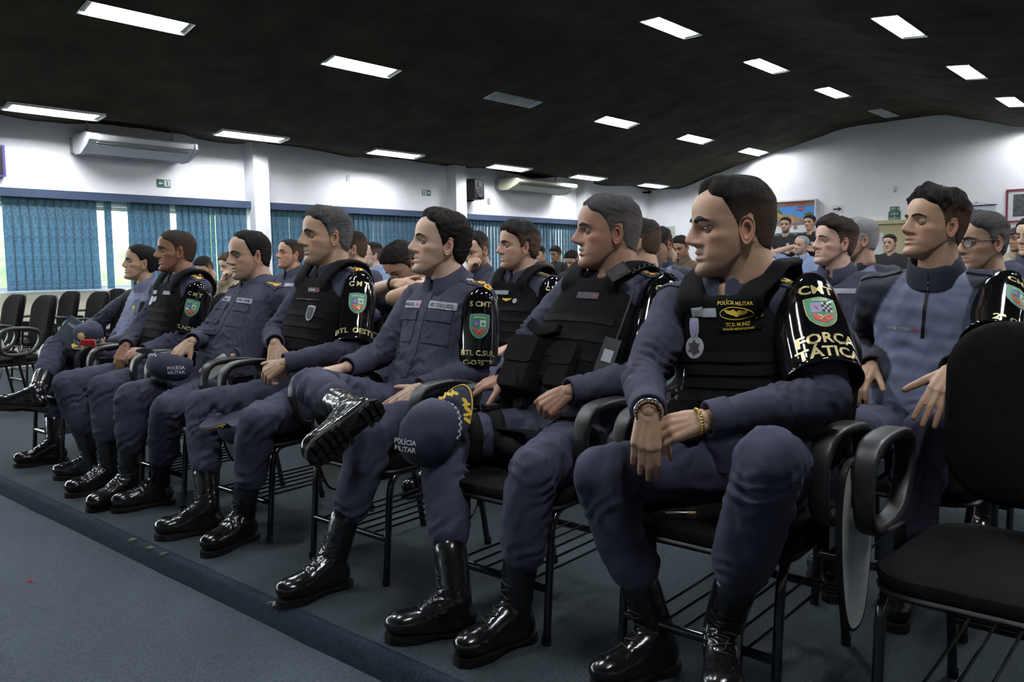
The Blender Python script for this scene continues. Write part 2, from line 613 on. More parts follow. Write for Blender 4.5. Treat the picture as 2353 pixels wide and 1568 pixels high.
def make_head(P, fr, res=1.0):
    """returns dict of raw meshes in world space: skin (V, F, C), hair, eyes, irises, brows"""
    nt = int(112*res)//2*2; nz = int(88*res)
    TH, Z = head_grid(P, nt, nz)
    r = head_radius(TH, Z, P)
    X = X0 + r*np.cos(TH); Y = r*np.sin(TH)
    V = np.stack([X, Y, Z], -1).reshape(-1, 3)
    R, N = Z.shape
    F = grid_faces(R, N)
    top = len(V); V = np.vstack([V, [[X0, 0, ZT]]])
    F += [((R-1)*N + j, (R-1)*N + (j+1) % N, top) for j in range(N)]
    # colours
    skin = np.minimum(np.array(P['skin'])*1.14, .62); hairc = np.array(P['hair'])
    x, y, z = V[:, 0], V[:, 1], V[:, 2]; ay = np.abs(y)
    C = np.tile(skin, (len(V), 1))
    C *= (1 + .05*waves(V, .035, P.get('seed', 1)))[:, None]
    def mix(Cc, m, k):
        k = np.clip(k, 0, 1)[:, None]
        return Cc*(1-k) + np.array(m)*k
    front = x > .02
    C = mix(C, skin*np.array((1.12, .84, .80)), .5*np.exp(-((z + .025)/.03)**2 - ((ay - .045)/.02)**2)*front)
    C = mix(C, skin*np.array((1.10, .86, .82)), .5*np.exp(-((z + .027)/.012)**2 - (y/.016)**2)*front)
    # stubble / beard
    st = P.get('stubble', .3)
    if st > 0:
        zone = smoothstep(-.030, -.052, z - .0*x)*(x > -.02)*smoothstep(-.145, -.120, z)*smoothstep(-.02, .012, x)
        zone *= 1 - np.exp(-((z + .0635)/.011)**4 - (y/.026)**4)
        zone *= 1 - .8*np.exp(-((ay - .040)/.016)**2 - ((z + .050)/.014)**2)
        C = mix(C, hairc*.6 + skin*.25, st*zone)
    lipm = np.exp(-np.abs(y/.0225)**4)*(np.exp(-((z + .0553)/.0048)**4) + np.exp(-((z + .0705)/.0056)**4))*(x > .05)
    C = mix(C, skin*np.array(P.get('lipc', (.80, .56, .55))), .75*lipm)
    C = mix(C, skin*.16, .9*np.exp(-((z + .0632)/.0018)**2)*np.exp(-np.abs(y/.0235)**4)*(x > .05))
    C = mix(C, skin*.12, .85*np.exp(-((z + .0430)/.0028)**2 - ((ay - .0068)/.0042)**2)*(x > .06))
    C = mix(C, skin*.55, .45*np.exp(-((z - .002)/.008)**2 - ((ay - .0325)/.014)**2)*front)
    # clipped hair on the sides, painted on the scalp under the hair shell
    th = np.arctan2(y, x - X0)
    hl = hairline(th, P)
    scalpc = hairc*P.get('scalp', .8) + skin*.04
    C = mix(C, scalpc, P.get('fade', .8)*smoothstep(-.004, .008 + .045*P.get('soft', .3), z - hl)*(z > -.075))
    out = {}
    # ears
    EV = []; EF = []; EC = []
    for sgn in (1, -1):
        nu = 22
        ph = np.linspace(0, 2*PI, nu, endpoint=False)
        # outline: wide at the top, lobe at the bottom (a forward, b up)
        ox = .0165*np.cos(ph)*(1 + .22*np.sin(ph)) + .003*np.sin(ph) * 1
        oz = .0315*np.sin(ph)
        lev = [(.0, -.0075), (.24, -.0080), (.42, -.0030), (.54, .0040), (.66, .0048), (.76, .0008), (.86, .0050), (.95, .0078), (1.0, .0050), (.99, .0005), (.90, -.005), (.66, -.011)]
        e = P.get('ear', 1.0)
        rings = []
        for (k, hgt) in lev[1:]:
            rings.append(np.stack([ox*k*e, np.full(nu, hgt), oz*k*e], 1))
        E = np.vstack([[[0, lev[0][1], 0]]] + rings)
        # open the rim towards the face (tragus side)
        E[:, 1] -= .004*np.clip(E[:, 0]/.0165, 0, 1)
        # tilt and splay
        cs, sn = math.cos(.34*e), math.sin(.34*e)
        xe = E[:, 0]; ye = E[:, 1]
        x2 = xe*cs + ye*sn*1.0; y2 = ye*cs - xe*sn
        ct, stt = math.cos(.16), math.sin(.16)
        x3 = x2*ct - E[:, 2]*stt; z3 = E[:, 2]*ct + x2*stt
        wy = .0745*P.get('wide', 1.0) + .004
        G = np.stack([x3 - .012, (y2 + wy)*sgn, z3 - .008], 1)
        Fo = [(0, 1 + j, 1 + (j+1) % nu) for j in range(nu)]
        for q in range(len(lev) - 2):
            a = 1 + q*nu; b = a + nu
            Fo += [(a + j, b + j, b + (j+1) % nu, a + (j+1) % nu) for j in range(nu)]
        if sgn > 0:
            Fo = [f[::-1] for f in Fo]
        base = len(V) + sum(len(q) for q in EV)
        EV.append(G); EF += [tuple(i + base for i in f) for f in Fo]
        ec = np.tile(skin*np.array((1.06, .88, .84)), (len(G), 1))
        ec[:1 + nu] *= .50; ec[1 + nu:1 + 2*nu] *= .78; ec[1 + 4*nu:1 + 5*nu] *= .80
        EC.append(ec)
    # eyelids
    ey = .0320; ex = P.get('eyex', .0635); ez = .0015; er = .0128
    opn = P.get('open', 1.0)
    for sgn in (1, -1):
        for (lo, hi) in (((.31*opn), 1.35), (-1.35, -.28*opn - .06)):
            ns, nq = 14, 5
            g = []
            for q in range(nq):
                t = lo + (hi - lo)*q/(nq - 1)
                a = np.linspace(-1.25, 1.25, ns)
                # latitude eased to zero at the corners: an almond slit
                lat = t if q in (0, nq - 1) else t
                sl = np.clip(np.cos(a*1.42), 0, 1)**.6
                lt = t*sl if ((q == 0 and lo > 0) or (q == nq - 1 and lo < 0)) else t
                rr = er*1.09
                g.append(np.stack([ex + rr*np.cos(lt)*np.cos(a)*1.0, sgn*ey + rr*np.cos(lt)*np.sin(a)*1.12*1.0, np.full(ns, 0.0) + ez + rr*np.sin(lt)], 1))
            G = np.vstack(g)
            base = len(V) + sum(len(q) for q in EV)
            Fo = [(q*ns + j, q*ns + j + 1, (q+1)*ns + j + 1, (q+1)*ns + j) for q in range(nq - 1) for j in range(ns - 1)]
            EV.append(G); EF += [tuple(i + base for i in f) for f in Fo]
            ec = np.tile(skin*np.array((.80, .70, .66)), (len(G), 1))
            if lo > 0: ec[:ns] *= .25
            EC.append(ec)
    Vs = np.vstack([V] + EV); Cs = np.vstack([C] + EC)
    out['skin'] = (place(Vs, fr), F + EF, Cs)
    # eyes
    eyes = []
    for sgn in (1, -1):
        mb = MB(); mb.ellipsoid((0, 0, 0), (er, 0, 0), (0, er*1.1, 0), (0, 0, er), 14, 8)
        W = np.array(mb.v) + np.array((ex, sgn*ey, ez))
        gz = P.get('gaze', (0.0, 0.0))
        ga = np.array((math.cos(gz[0])*math.cos(gz[1]), math.sin(gz[0]), math.sin(gz[1])))
        u, v = frame(ga)
        IV = [np.array((ex, sgn*ey, ez)) + ga*er*1.045]; IF = []
        for kk, rad in enumerate((.30, .52)):
            for j in range(12):
                a = 2*PI*j/12
                IV.append(np.array((ex, sgn*ey, ez)) + er*1.035*(ga*math.cos(rad) + (u*math.cos(a) + v*math.sin(a))*math.sin(rad)))
        IF = [(0, 1 + j, 1 + (j+1) % 12) for j in range(12)] + [(1 + j, 13 + j, 13 + (j+1) % 12, 1 + (j+1) % 12) for j in range(12)]
        eyes.append((place(W, fr), mb.f, place(np.array(IV), fr), IF))
    out['eyes'] = eyes
    # eyebrows
    brows = []
    bt = P.get('browt', 1.0)
    for sgn in (1, -1):
        n = 12
        t = np.linspace(0, 1, n)
        by = sgn*(.011 + .041*t)
        bz = .0195 + .0060*np.sin(t*2.2) - .0065*t**3 + P.get('browz', 0.0)
        hh = bt*.0050*np.array([.75 + .25*min(1, q*4) if q < .5 else 1.0 - (q - .5)*1.5 for q in t]).clip(.18)
        rows = []
        for k in (-1.0, -.35, .35, 1.0):
            zz = bz + hh*k
            tt = np.arctan2(by, .075 - X0)
            for _ in range(4):
                rr = head_radius(tt, zz, P); tt = np.arcsin(np.clip(by/rr, -.99, .99))
            rr = head_radius(tt, zz, P) + (.0026 if abs(k) < .5 else -.0006)
            rows.append(np.stack([X0 + rr*np.cos(tt), rr*np.sin(tt), zz], 1))
        G = np.vstack(rows)
        Fo = [(q*n + j, q*n + j + 1, (q+1)*n + j + 1, (q+1)*n + j) for q in range(3) for j in range(n - 1)]
        if sgn < 0: Fo = [f[::-1] for f in Fo]
        brows.append((place(G, fr), Fo))
    out['brows'] = brows
    # hair shell
    if P.get('top', .014) > 0:
        hTH, hZ = head_grid(P, nt, nz, -.10)
        keep = hZ[:, 0] > -.085
        hTH = hTH[keep]; hZ = hZ[keep]
        hl2 = hairline(hTH, P)
        if P.get('cut'):
            hl2 = np.maximum(hl2, P['cut'] - .018*np.cos(hTH) - .012*(np.abs(hTH) > 2.2))
        m = hZ - hl2
        T = P.get('top', .014); S = P.get('side', .004)
        hgt = smoothstep(.030, .080, hZ + .006*np.cos(hTH))
        thick = S + (T - S)*hgt
        fr_up = smoothstep(.0, .055, head_radius(hTH, hZ, P)*np.cos(hTH))*smoothstep(.050, .080, hZ)
        thick = thick + P.get('quiff', 0.0)*fr_up
        edge = smoothstep(0, P.get('edge', .010), m)
        pts = np.stack([np.cos(hTH)*.09, np.sin(hTH)*.09, hZ], -1).reshape(-1, 3)
        nz_ = waves(pts, .020, P.get('seed', 1) + 5).reshape(hZ.shape)*.16 + waves(pts*np.array((1, 1, .35)), .0085, P.get('seed', 1) + 9).reshape(hZ.shape)*P.get('rough', .16)
        d = thick*edge*(1 + nz_) - .0015*(1 - edge)
        rr = head_radius(hTH, hZ, P)
        # push along an approximate normal so that the crown grows upwards
        up = smoothstep(.05, .118, hZ)
        HX = X0 + (rr + d*(1 - .75*up))*np.cos(hTH); HY = (rr + d*(1 - .75*up))*np.sin(hTH)
        HZ = hZ + d*up
        HV = np.stack([HX, HY, HZ], -1).reshape(-1, 3)
        R2, N2 = hZ.shape
        mm = m.reshape(-1)
        HF = [f for f in grid_faces(R2, N2) if max(mm[i] for i in f) > -.002]
        tp = len(HV); HV = np.vstack([HV, [[X0, 0, HV[(R2-1)*N2:, 2].mean()]]])
        HF += [((R2-1)*N2 + j, (R2-1)*N2 + (j+1) % N2, tp) for j in range(N2)]
        used = sorted({i for f in HF for i in f}); ix = {o: i for i, o in enumerate(used)}
        HV = HV[used]; HF = [tuple(ix[i] for i in f) for f in HF]
        gre = P.get('grey', 0.0)
        HC = np.tile(hairc, (len(HV), 1))
        if P.get('sidec'):
            kk = (P['sidec']*(1 - smoothstep(.030, .078, HV[:, 2] + .012*np.clip(HV[:, 0]/.08, -1, 1)))*(1 + .25*waves(HV, .004, 77)))[:, None]
            HC = HC*(1 - kk) + (hairc*.5 + skin*.15)*kk
        if P.get('cut'):
            km = np.append(mm, .1)[used]; km = smoothstep(.0, .030, km)[:, None]
            HC = HC*km + (scalpc*P.get('fade', .8) + skin*(1 - P.get('fade', .8)))*(1 - km)
        if gre > 0:
            k = gre*(.35 + .65*smoothstep(.075, .02, HV[:, 2]))*(.6 + .5*np.abs(waves(HV, .006, 3)))
            HC = HC*(1 - k[:, None]) + np.array((.34, .34, .35))*k[:, None]
        out['hair'] = (place(HV, fr), HF, HC)
    return out

# ------------------------------------------------------------------ hands
def hand_mb(W, d, n, left, curl=(.3, .3, .3, .35), spread=.06, thumb=(.7, .2, .1), size=1.0, arm=None, tips=None):
    """wrist point, finger direction, back-of-hand normal; curl per finger (radians per joint)"""
    W = np.array(W, float); d = nrm(d); n = np.array(n, float); n = nrm(n - d*(n @ d))
    t = np.cross(d, n)*(1 if left else -1)          # towards the thumb
    mb = MB(); s = size
    kn = [(.086, .027), (.091, .009), (.087, -.0095), (.079, -.0275)]
    seg = [(.044, .026, .021), (.048, .030, .022), (.044, .028, .022), (.034, .021, .020)]
    rad = [(.0102, .0092, .0085, .0072), (.0105, .0095, .0086, .0073), (.0100, .009, .0082, .007), (.0088, .008, .0074, .0064)]
    for i in range(4):
        K = W + s*(d*kn[i][0] + t*kn[i][1] + n*(-.001 - .0035*abs(i - 1.2)))
        B = W + s*(d*.012 + t*kn[i][1]*.55)
        mb.capsule(B, .0165*s, K, .0125*s, 12)
        a = 0.0; P = K
        cu = curl[i] if hasattr(curl[i], '__len__') else (curl[i], curl[i]*1.1, curl[i]*.7)
        sp = spread*(1.5 - i)
        fd0 = nrm(d*math.cos(sp) + t*math.sin(sp))
        for j in range(3):
            a += cu[j]
            fd = fd0*math.cos(a) - n*math.sin(a)
            Q = P + fd*seg[i][j]*s
            mb.capsule(P, rad[i][j]*s, Q, rad[i][j+1]*s, 12)
            P = Q
    # thumb: leaves the side of the palm near its base
    B = W + s*(d*.022 + t*.020 - n*.006)
    out_a, down_a, bend = thumb
    td = nrm(d*math.cos(out_a) + t*math.sin(out_a) - n*math.sin(down_a))
    K = B + td*.044*s
    mb.capsule(B, .0165*s, K, .0130*s, 12)
    td2 = nrm(td*math.cos(bend) + (d*.8 - n*.5)*math.sin(bend))
    Q = K + td2*.033*s; mb.capsule(K, .0122*s, Q, .0105*s, 12)
    td3 = nrm(td2*math.cos(bend) + (d*.6 - n*.7)*math.sin(bend))
    mb.capsule(Q, .0108*s, Q + td3*.024*s, .0085*s, 12)
    mb.ellipsoid(W + s*(d*.050 + t*.012 - n*.006), d*.040*s, t*.030*s, n*.0135*s)
    mb.ellipsoid(W + s*(d*.045 - t*.014 - n*.005), d*.040*s, t*.022*s, n*.0135*s)
    A = np.array(arm, float) if arm is not None else W - d*.10
    back = nrm(A - W)
    u = n
    mb.capsule(W + d*.018*s, .0215*s, W + back*.02*s, .0225*s, 16, flat=.78, fdir=u)
    mb.capsule(W + back*.02*s, .0265*s, W + back*.11, .034*s, 16, flat=.82, fdir=u)
    return mb

# ------------------------------------------------------------------ clothed figures
NAVY = (.049, .049, .074)
M_NAVY = mat('navy_ripstop_cloth', NAVY, .88, noise=.14, nscale=9, bump=.35, bscale=900, spec=.10)
M_PANT = mat('navy_trouser_cloth', (.048, .048, .075), .88, noise=.16, nscale=8, bump=.35, bscale=900, spec=.10)
M_POLO = mat('slate_blue_knit', (.150, .172, .265), .75, attr=True, noise=.10, nscale=9, bump=.2, bscale=900, spec=.3)
M_DNAVY = mat('dark_navy_cloth', (.022, .023, .036), .85, noise=.15, nscale=9, bump=.3, bscale=900, spec=.25)
M_BLACKCLOTH = mat('black_cordura', (.0065, .0065, .0070), .85, noise=.25, nscale=14, bump=.5, bscale=700, spec=.06)
M_WEB = mat('black_webbing', (.0095, .0095, .010), .8, bump=.6, bscale=1200, spec=.08)
M_VINYL = mat('black_patent_vinyl', (.004, .004, .005), .07, spec=.6, coat=.5, bump=.05, bscale=14)
M_LEATHER = mat('black_boot_leather', (.007, .007, .008), .20, spec=.55, bump=.16, bscale=60)
M_SOLE = mat('black_rubber', (.007, .0065, .006), .75, noise=.3, nscale=25, spec=.15)
M_LACE = mat('black_lace', (.008, .008, .008), .8)
M_GOLD = mat('gold_lettering', (.62, .52, .26), .30, metal=.55)
M_GOLDT = mat('gold_thread', (.80, .55, .05), .6)
M_SILVER = mat('silver_thread', (.42, .42, .44), .6)
M_TAPE = mat('grey_name_tape', (.36, .38, .42), .8)
M_TAPEK = mat('dark_name_tape', (.05, .05, .055), .8)
M_RED = mat('red_thread', (.55, .04, .04), .7)
M_INK = mat('dark_ink', (.02, .02, .035), .8)
M_EYE = mat('eye_white', (.20, .185, .17), .25)
M_IRIS = mat('dark_iris', (.018, .011, .008), .08)
M_GREEN = mat('emblem_green', (.06, .27, .13), .45, coat=.4)
M_WHITE = mat('emblem_white', (.62, .64, .62), .45, coat=.4)
M_EBLUE = mat('emblem_blue', (.10, .13, .42), .45, coat=.4)
M_ERED = mat('emblem_red', (.62, .05, .04), .45, coat=.4)
M_ELILAC = mat('emblem_lilac', (.34, .30, .55), .45, coat=.4)
M_BLACK = mat('black_plastic', (.006, .006, .007), .5, spec=.25)
M_STEEL = mat('chrome_steel', (.6, .6, .6), .2, metal=1.0)
M_SKIN = mat('skin', (.4, .25, .18), .46, attr=True, bump=.12, bscale=380, spec=.4)
M_HAIR = mat('hair', (.02, .02, .02), .7, attr=True, bump=.45, bscale=750, spec=.06)

UPV = np.array((0, 0, 1.0))
class Fig:
    """one seated or standing figure; joints in world space"""
    def __init__(s, J, spec):
        s.J = {k: np.array(v, float) for k, v in J.items()}
        s.sp = spec
        s.hip = s.J['hip']; s.neck = s.J['neck']
        s.f = nrm(s.J['fwd']); s.l = np.array((-s.f[1], s.f[0], 0.0))
        s.hf = nrm(s.J.get('hfwd', s.J['fwd'])); s.hl = np.array((-s.hf[1], s.hf[0], 0.0))
        s.base = (float(s.hip[0]), float(s.hip[1]), float(spec.get('ground', 0.0)))
        s.lod = spec.get('lod', 1)
        s.root = thing('person', s.base, spec['label'], 'person', spec.get('group'))
    def put(s, name, me, m, parent=None, smooth=True, ang=None):
        shift(me, s.base)
        return link(name, me, m, parent or s.root, smooth=smooth, ang=ang)
    def putmb(s, name, mb, m, parent=None, smooth=False, ang=None):
        return s.put(name, mb.mesh(name), m, parent, smooth, ang)
    # spine point, up, left, front at parameter t
    def spine(s, t):
        H, N = s.hip, s.neck
        M = (H + N)/2 - s.f*s.sp.get('slouch', .035)
        a = (1-t)**2; b = 2*t*(1-t); c = t*t
        p = H*a + (2*M - (H+N)/2)*b + N*c
        q = 2*(1-t)*((2*M - (H+N)/2) - H) + 2*t*(N - (2*M - (H+N)/2))
        up = nrm(q)
        k = min(1, max(0, t))
        l = nrm(s.hl*(1-k) + s.l*k); l = nrm(l - up*(l @ up))
        fr = np.cross(l, up)
        return p, up, l, fr
    def ring(s, t, hw, fd, bd, n=2.5, seg=36):
        p, up, l, fr = s.spine(t)
        th = np.linspace(0, 2*PI, seg, endpoint=False)
        c, sn = np.cos(th), np.sin(th)
        cx = np.sign(c)*np.abs(c)**(2/n); sy = np.sign(sn)*np.abs(sn)**(2/n)
        d = np.where(cx > 0, fd, bd)
        return p + np.outer(cx*d, fr) + np.outer(sy*hw, l)
    def torso_table(s):
        b = s.sp.get('build', 1.0); be = s.sp.get('belly', 0.0)
        T = [(-.16, .150, .085, .085), (-.08, .172, .115, .110), (0, .180, .128, .120), (.15, .174, .134 + be*.9, .108), (.33, .168, .128 + be, .100),
             (.52, .174, .126 + be*.5, .104), (.68, .184, .124, .112), (.80, .184, .112, .112), (.88, .160, .092, .100), (.95, .110, .070, .085), (1.0, .074, .060, .072)]
        return [(t, hw*b, fd*b, bd*b) for t, hw, fd, bd in T]
    def folds(s, me, defs, amp_noise=.0022, seed=0):
        V = coords(me); N = normals(me)
        d = amp_noise*waves(V*np.array((1, 1, .6)), .11, seed) + amp_noise*.5*waves(V, .05, seed + 1)
        for (c, ax, amp, sig, lam, inner) in defs:
            c = np.array(c); ax = nrm(ax)
            q = V - c
            along = q @ ax
            perp = q - np.outer(along, ax)
            dist2 = (along**2)/(sig**2) + (perp**2).sum(1)/(.16**2)
            wgt = np.exp(-dist2)
            ph = along*(1 + .35*waves(V, .30, seed + 8)) + .55*(perp @ nrm(np.cross(ax, (0.3, .5, .8)))) + .022*waves(V, .12, seed + 3)
            if inner is not None:
                iv = nrm(inner); pn = np.linalg.norm(perp, axis=1) + 1e-6
                wgt = wgt*(.35 + .65*np.clip((perp @ iv)/pn*.5 + .5, 0, 1))
                ph = ph + .25*np.abs(perp @ np.cross(ax, iv))
            sv = np.sin(2*PI*ph/lam)
            d += amp*.95*wgt*sv*(.55 + .45*waves(V, .14, seed + 13))
        setco(me, V + N*d[:, None])
    # ---- garments
    def shirt(s, m, name='uniform_shirt', bare=False, m_sleeve=None, short=None):
        J = s.J; b = s.sp.get('build', 1.0); a = s.sp.get('arm', 1.0)
        mb = MB()
        T = [q for q in s.torso_table() if q[0] >= -.08]
        mb.loft([s.ring(t, hw + .006, fd + .006, bd + .006) for t, hw, fd, bd in T])
        defs = []
        for S, sg in (('L', 1), ('R', -1)):
            sh, el, wr = J['sh'+S], J['el'+S], J['wr'+S]
            mb.capsule(s.spine(.90)[0], .072*b, sh + np.array((0, 0, -.008)), .064*a, 18)
            mb.ellipsoid(sh + np.array((0, 0, -.015)), s.f*.068*a, s.l*.062*a, np.array((0, 0, .066*a)))
            mb.capsule(s.spine(.72)[0] + s.l*sg*.10*b, .085*b, sh - np.array((0, 0, .05)), .060*a, 16)
            if short:
                e2 = sh + (el - sh)*short
                mb.capsule(sh, .066*a, e2, .062*a, 18)
            else:
                mb.capsule(sh, .067*a, sh + (el - sh)*.5, .064*a, 18); mb.capsule(sh + (el - sh)*.5, .064*a, el, .056*a, 18)
                w2 = wr - nrm(wr - el)*.012
                mb.capsule(el, .057*a, el + (w2 - el)*.5, .052*a, 18); mb.capsule(el + (w2 - el)*.5, .052*a, w2 - nrm(wr - el)*.03, .041*a, 18)
                inn = nrm((sh + wr)/2 - el)
                defs += [(el + (sh - el)*.15, el - sh, .0095, .075, .036, inn), (el + (wr - el)*.2, wr - el, .0095, .085, .038, inn), (wr - (wr - el)*.18, wr - el, .0035, .05, .026, None)]
            defs += [(sh + (el - sh)*.25 - s.l*sg*.03, nrm(el - sh)*.8 + s.l*sg*.5, .0045, .07, .045, None)]
        vox = (.0078, .0125, .018)[s.lod - 1]
        me = remesh(mb, vox, (5, 3, 2)[s.lod - 1])
        p, up, l, fr = s.spine(.22)
        defs += [(p + fr*.12, up, .007, .10, .055, None), (s.spine(.5)[0] + fr*.1, up*.8 + l*.5, .004, .14, .07, None)]
        s.folds(me, defs, s.sp.get('wrinkle', .0030), s.sp.get('seed', 1))
        s.shirt_bvh = bvh_of(me)
        if m_sleeve is not None:
            # raglan panels: sleeves, shoulders and collar area in the darker cloth
            V = coords(me)
            dark = np.zeros(len(V))
            def segdist(a_, b_):
                ab = b_ - a_; t_ = np.clip(((V - a_) @ ab)/(ab @ ab), 0, 1)
                return np.linalg.norm(V - (a_ + np.outer(t_, ab)), axis=1)
            for S, sg in (('L', 1), ('R', -1)):
                sh, el, wr = J['sh'+S], J['el'+S], J['wr'+S]
                dd = np.minimum(segdist(sh + (el - sh)*.12, el), segdist(el, wr))
                dark = np.maximum(dark, smoothstep(.077*a, .074*a, dd))
                q = (V - s.neck) @ s.l*sg
                upz = (V - s.neck)[:, 2]
                lim = .080 + .105*np.clip(-upz/.20, 0, 1)**.8
                dark = np.maximum(dark, smoothstep(-.003, .003, q - lim)*smoothstep(-.22, -.20, upz))
            c0, c1 = np.array((.150, .172, .265)), np.array((.022, .023, .036))
            setcol(me, c0 + np.outer(dark, c1 - c0))
        s.shirt_obj = s.put(name, me, m)
        # cuffs
        if not short and s.lod < 3:
            for S in 'LR':
                el, wr = J['el'+S], J['wr'+S]
                d = nrm(wr - el)
                cb = MB()
                u, v = frame(d)
                th = np.linspace(0, 2*PI, 20, endpoint=False)
                rr = []
                for (k, r) in ((-.055, .0435), (-.052, .0465), (-.004, .0440), (.0, .0425), (-.002, .036), (-.03, .034)):
                    rr.append(wr + d*(k + .002*0) + r*a*(np.outer(np.cos(th), u) + np.outer(np.sin(th), v)))
                cb.loft(rr, cap=False)
                s.putmb('cuff', cb, m_sleeve or m, s.shirt_obj, True)
        return s.shirt_obj
    def collar(s, m, kind='wing', open_=.22, size=1.0):
        p = s.neck; up = nrm(s.J['head'] + np.array((0, 0, -.12)) - s.neck + np.array((0, 0, .10)))
        l = nrm(s.l - up*(s.l @ up)); fr = np.cross(l, up)
        n = 40; mb = MB()
        ph = np.linspace(open_*.5, 2*PI - open_*.5, n)
        rows = []
        k = np.abs(ph - PI)/PI                     # 0 back, 1 front
        frontness = np.clip((k - .55)/.45, 0, 1)
        def row(hz, rad, dz=0.0, push=0.0):
            z = hz + dz*frontness
            r = rad + push*frontness
            return p + np.outer(np.cos(ph)*r*.98 + .012, fr) + np.outer(np.sin(ph)*r, l) + np.outer(z, up)
        c = size
        if kind == 'wing':
            rows = [row(-.030, .072), row(.032, .069, -.010), row(.044, .073, -.014), row(.040, .081, -.018), row(.010, .096, -.022, .010), row(-.012, .107*c, -.042, .016), row(-.015, .104*c, -.042, .014), row(.02, .082, -.022, .004)]
        else:
            rows = [row(-.04, .080), row(.028, .072, -.010), row(.044, .071, -.014), row(.045, .076, -.014), row(.02, .083, -.010), row(-.035, .100)]
        V = np.concatenate(rows); F = []
        for i in range(len(rows) - 1):
            for j in range(n - 1):
                F.append((i*n + j, i*n + j + 1, (i+1)*n + j + 1, (i+1)*n + j))
        mb.add(V, F)
        return s.putmb('collar', mb, m, s.shirt_obj, True)
    def trousers(s, m, boots=True):
        J = s.J; b = s.sp.get('build', 1.0); q = s.sp.get('leg', 1.0)
        mb = MB()
        T = [x for x in s.torso_table() if x[0] <= .15]
        mb.loft([s.ring(t, hw + .002, fd + .002, bd + .002) for t, hw, fd, bd in T])
        defs = []
        for S, sg in (('L', 1), ('R', -1)):
            hj, kn, an = J['hj'+S], J['kn'+S], J['an'+S]
            hj2 = hj + np.array((0, 0, -.005))
            mb.capsule(hj2 - nrm(kn - hj)*.02, .098*b, hj2 + (kn - hj2)*.5, .088*q*b, 20)
            mb.capsule(hj2 + (kn - hj2)*.5, .088*q*b, kn, .072*q, 20)
            sd = an - kn
            end = kn + sd*(.69 if boots else .93)
            mid = kn + sd*.30
            bk = nrm(np.cross(np.cross(kn - hj, sd), sd)); 
            mb.capsule(kn, .073*q, mid, .074*q, 20); mb.capsule(mid, .074*q, kn + sd*.52, .071*q, 20)
            mb.capsule(kn + sd*.52, .071*q, end - nrm(sd)*.055, .067*q, 20); mb.capsule(end - nrm(sd)*.065, .066*q, end - nrm(sd)*.045, .060*q, 20)
            inn = nrm((hj + an)/2 - kn)
            defs += [(kn + (hj - kn)*.16, kn - hj, .012, .095, .050, inn), (kn + sd*.16, sd, .013, .095, .050, inn), (kn + sd*.56, sd, .006, .05, .050, None),
                     (hj + (kn - hj)*.35, nrm(kn - hj)*.5 + s.hl*sg*.9, .0075, .14, .065, None), (hj + (kn - hj)*.12, nrm(kn - hj)*.7 + s.hl*sg*.6, .006, .06, .04, np.array((0, 0, 1.0)))]
        me = remesh(mb, (.0082, .018, .024)[s.lod - 1], (5, 3, 2)[s.lod - 1])
        s.folds(me, defs, s.sp.get('wrinkle', .0030)*1.1, s.sp.get('seed', 1) + 20)
        s.pant_bvh = bvh_of(me)
        s.pant_obj = s.put('trousers', me, m)
        return s.pant_obj
    def boot(s, S, toe, tilt=None, m=None, tread=False):
        """lace-up boot: toe = direction of the foot, tilt = up vector of the sole"""
        J = s.J; an, kn = J['an'+S], J['kn'+S]
        up = np.array((0, 0, 1.0)) if tilt is None else nrm(tilt)
        d = np.array(toe, float); d = nrm(d - up*(d @ up)); sd = np.cross(up, d)
        heel = an - d*.062 - up*.105           # ground point below the heel
        sh = nrm(kn - an)
        mb = MB()
        g = lambda x, z, y=0.0: heel + d*x + up*z + sd*y
        mb.ellipsoid(g(.228, .056), d*.062, sd*.051, up*.040, 20, 12)
        mb.capsule(g(.225, .054), .045, g(.15, .066), .047, 18, flat=.92, fdir=up)
        mb.capsule(g(.155, .066), .047, g(.095, .098), .050, 18)
        mb.capsule(g(.048, .060), .046, g(.085, .105), .050, 18)
        mb.capsule(g(.055, .05), .044, g(.22, .046), .047, 18, flat=.8, fdir=up)
        a2 = g(.068, .112)
        top = a2 + sh*.150
        mb.capsule(a2, .0500, a2 + sh*.08, .0505, 20); mb.capsule(a2 + sh*.07, .0505, top, .053, 20)
        me = remesh(mb, (.0066, .015, .018)[s.lod - 1], (5, 3, 2)[s.lod - 1])
        if s.lod == 1:
            s.folds(me, [(g(.14, .085), d, .0032, .035, .017, up), (a2 + sh*.02, sh, .0035, .045, .022, d)], .0010, s.sp.get('seed', 1) + 40)
        bv = bvh_of(me)
        bo = s.put('boot', me, m or M_LEATHER)
        # sole
        half = [(-.004, 0.0), (.002, .026), (.025, .038), (.085, .034), (.13, .036), (.19, .047), (.24, .047), (.272, .035), (.288, .013)]
        out = half + [(x, -y) for x, y in half[:0:-1]]
        so = MB(); n = len(out)
        rows = [np.array([g(x, z, y*k) for x, y in out]) for (z, k) in ((.0, .97), (.004, 1.0), (.019, 1.0), (.026, .97))]
        # waist between heel and ball raised
        for r_, (z, k) in zip(rows[:2], ((.0, 1), (.004, 1))):
            for i, (x, y) in enumerate(out):
                if .075 < x < .135:
                    r_[i] += up*.012
        so.loft(rows)
        s.putmb('sole', so, M_SOLE, bo, False)
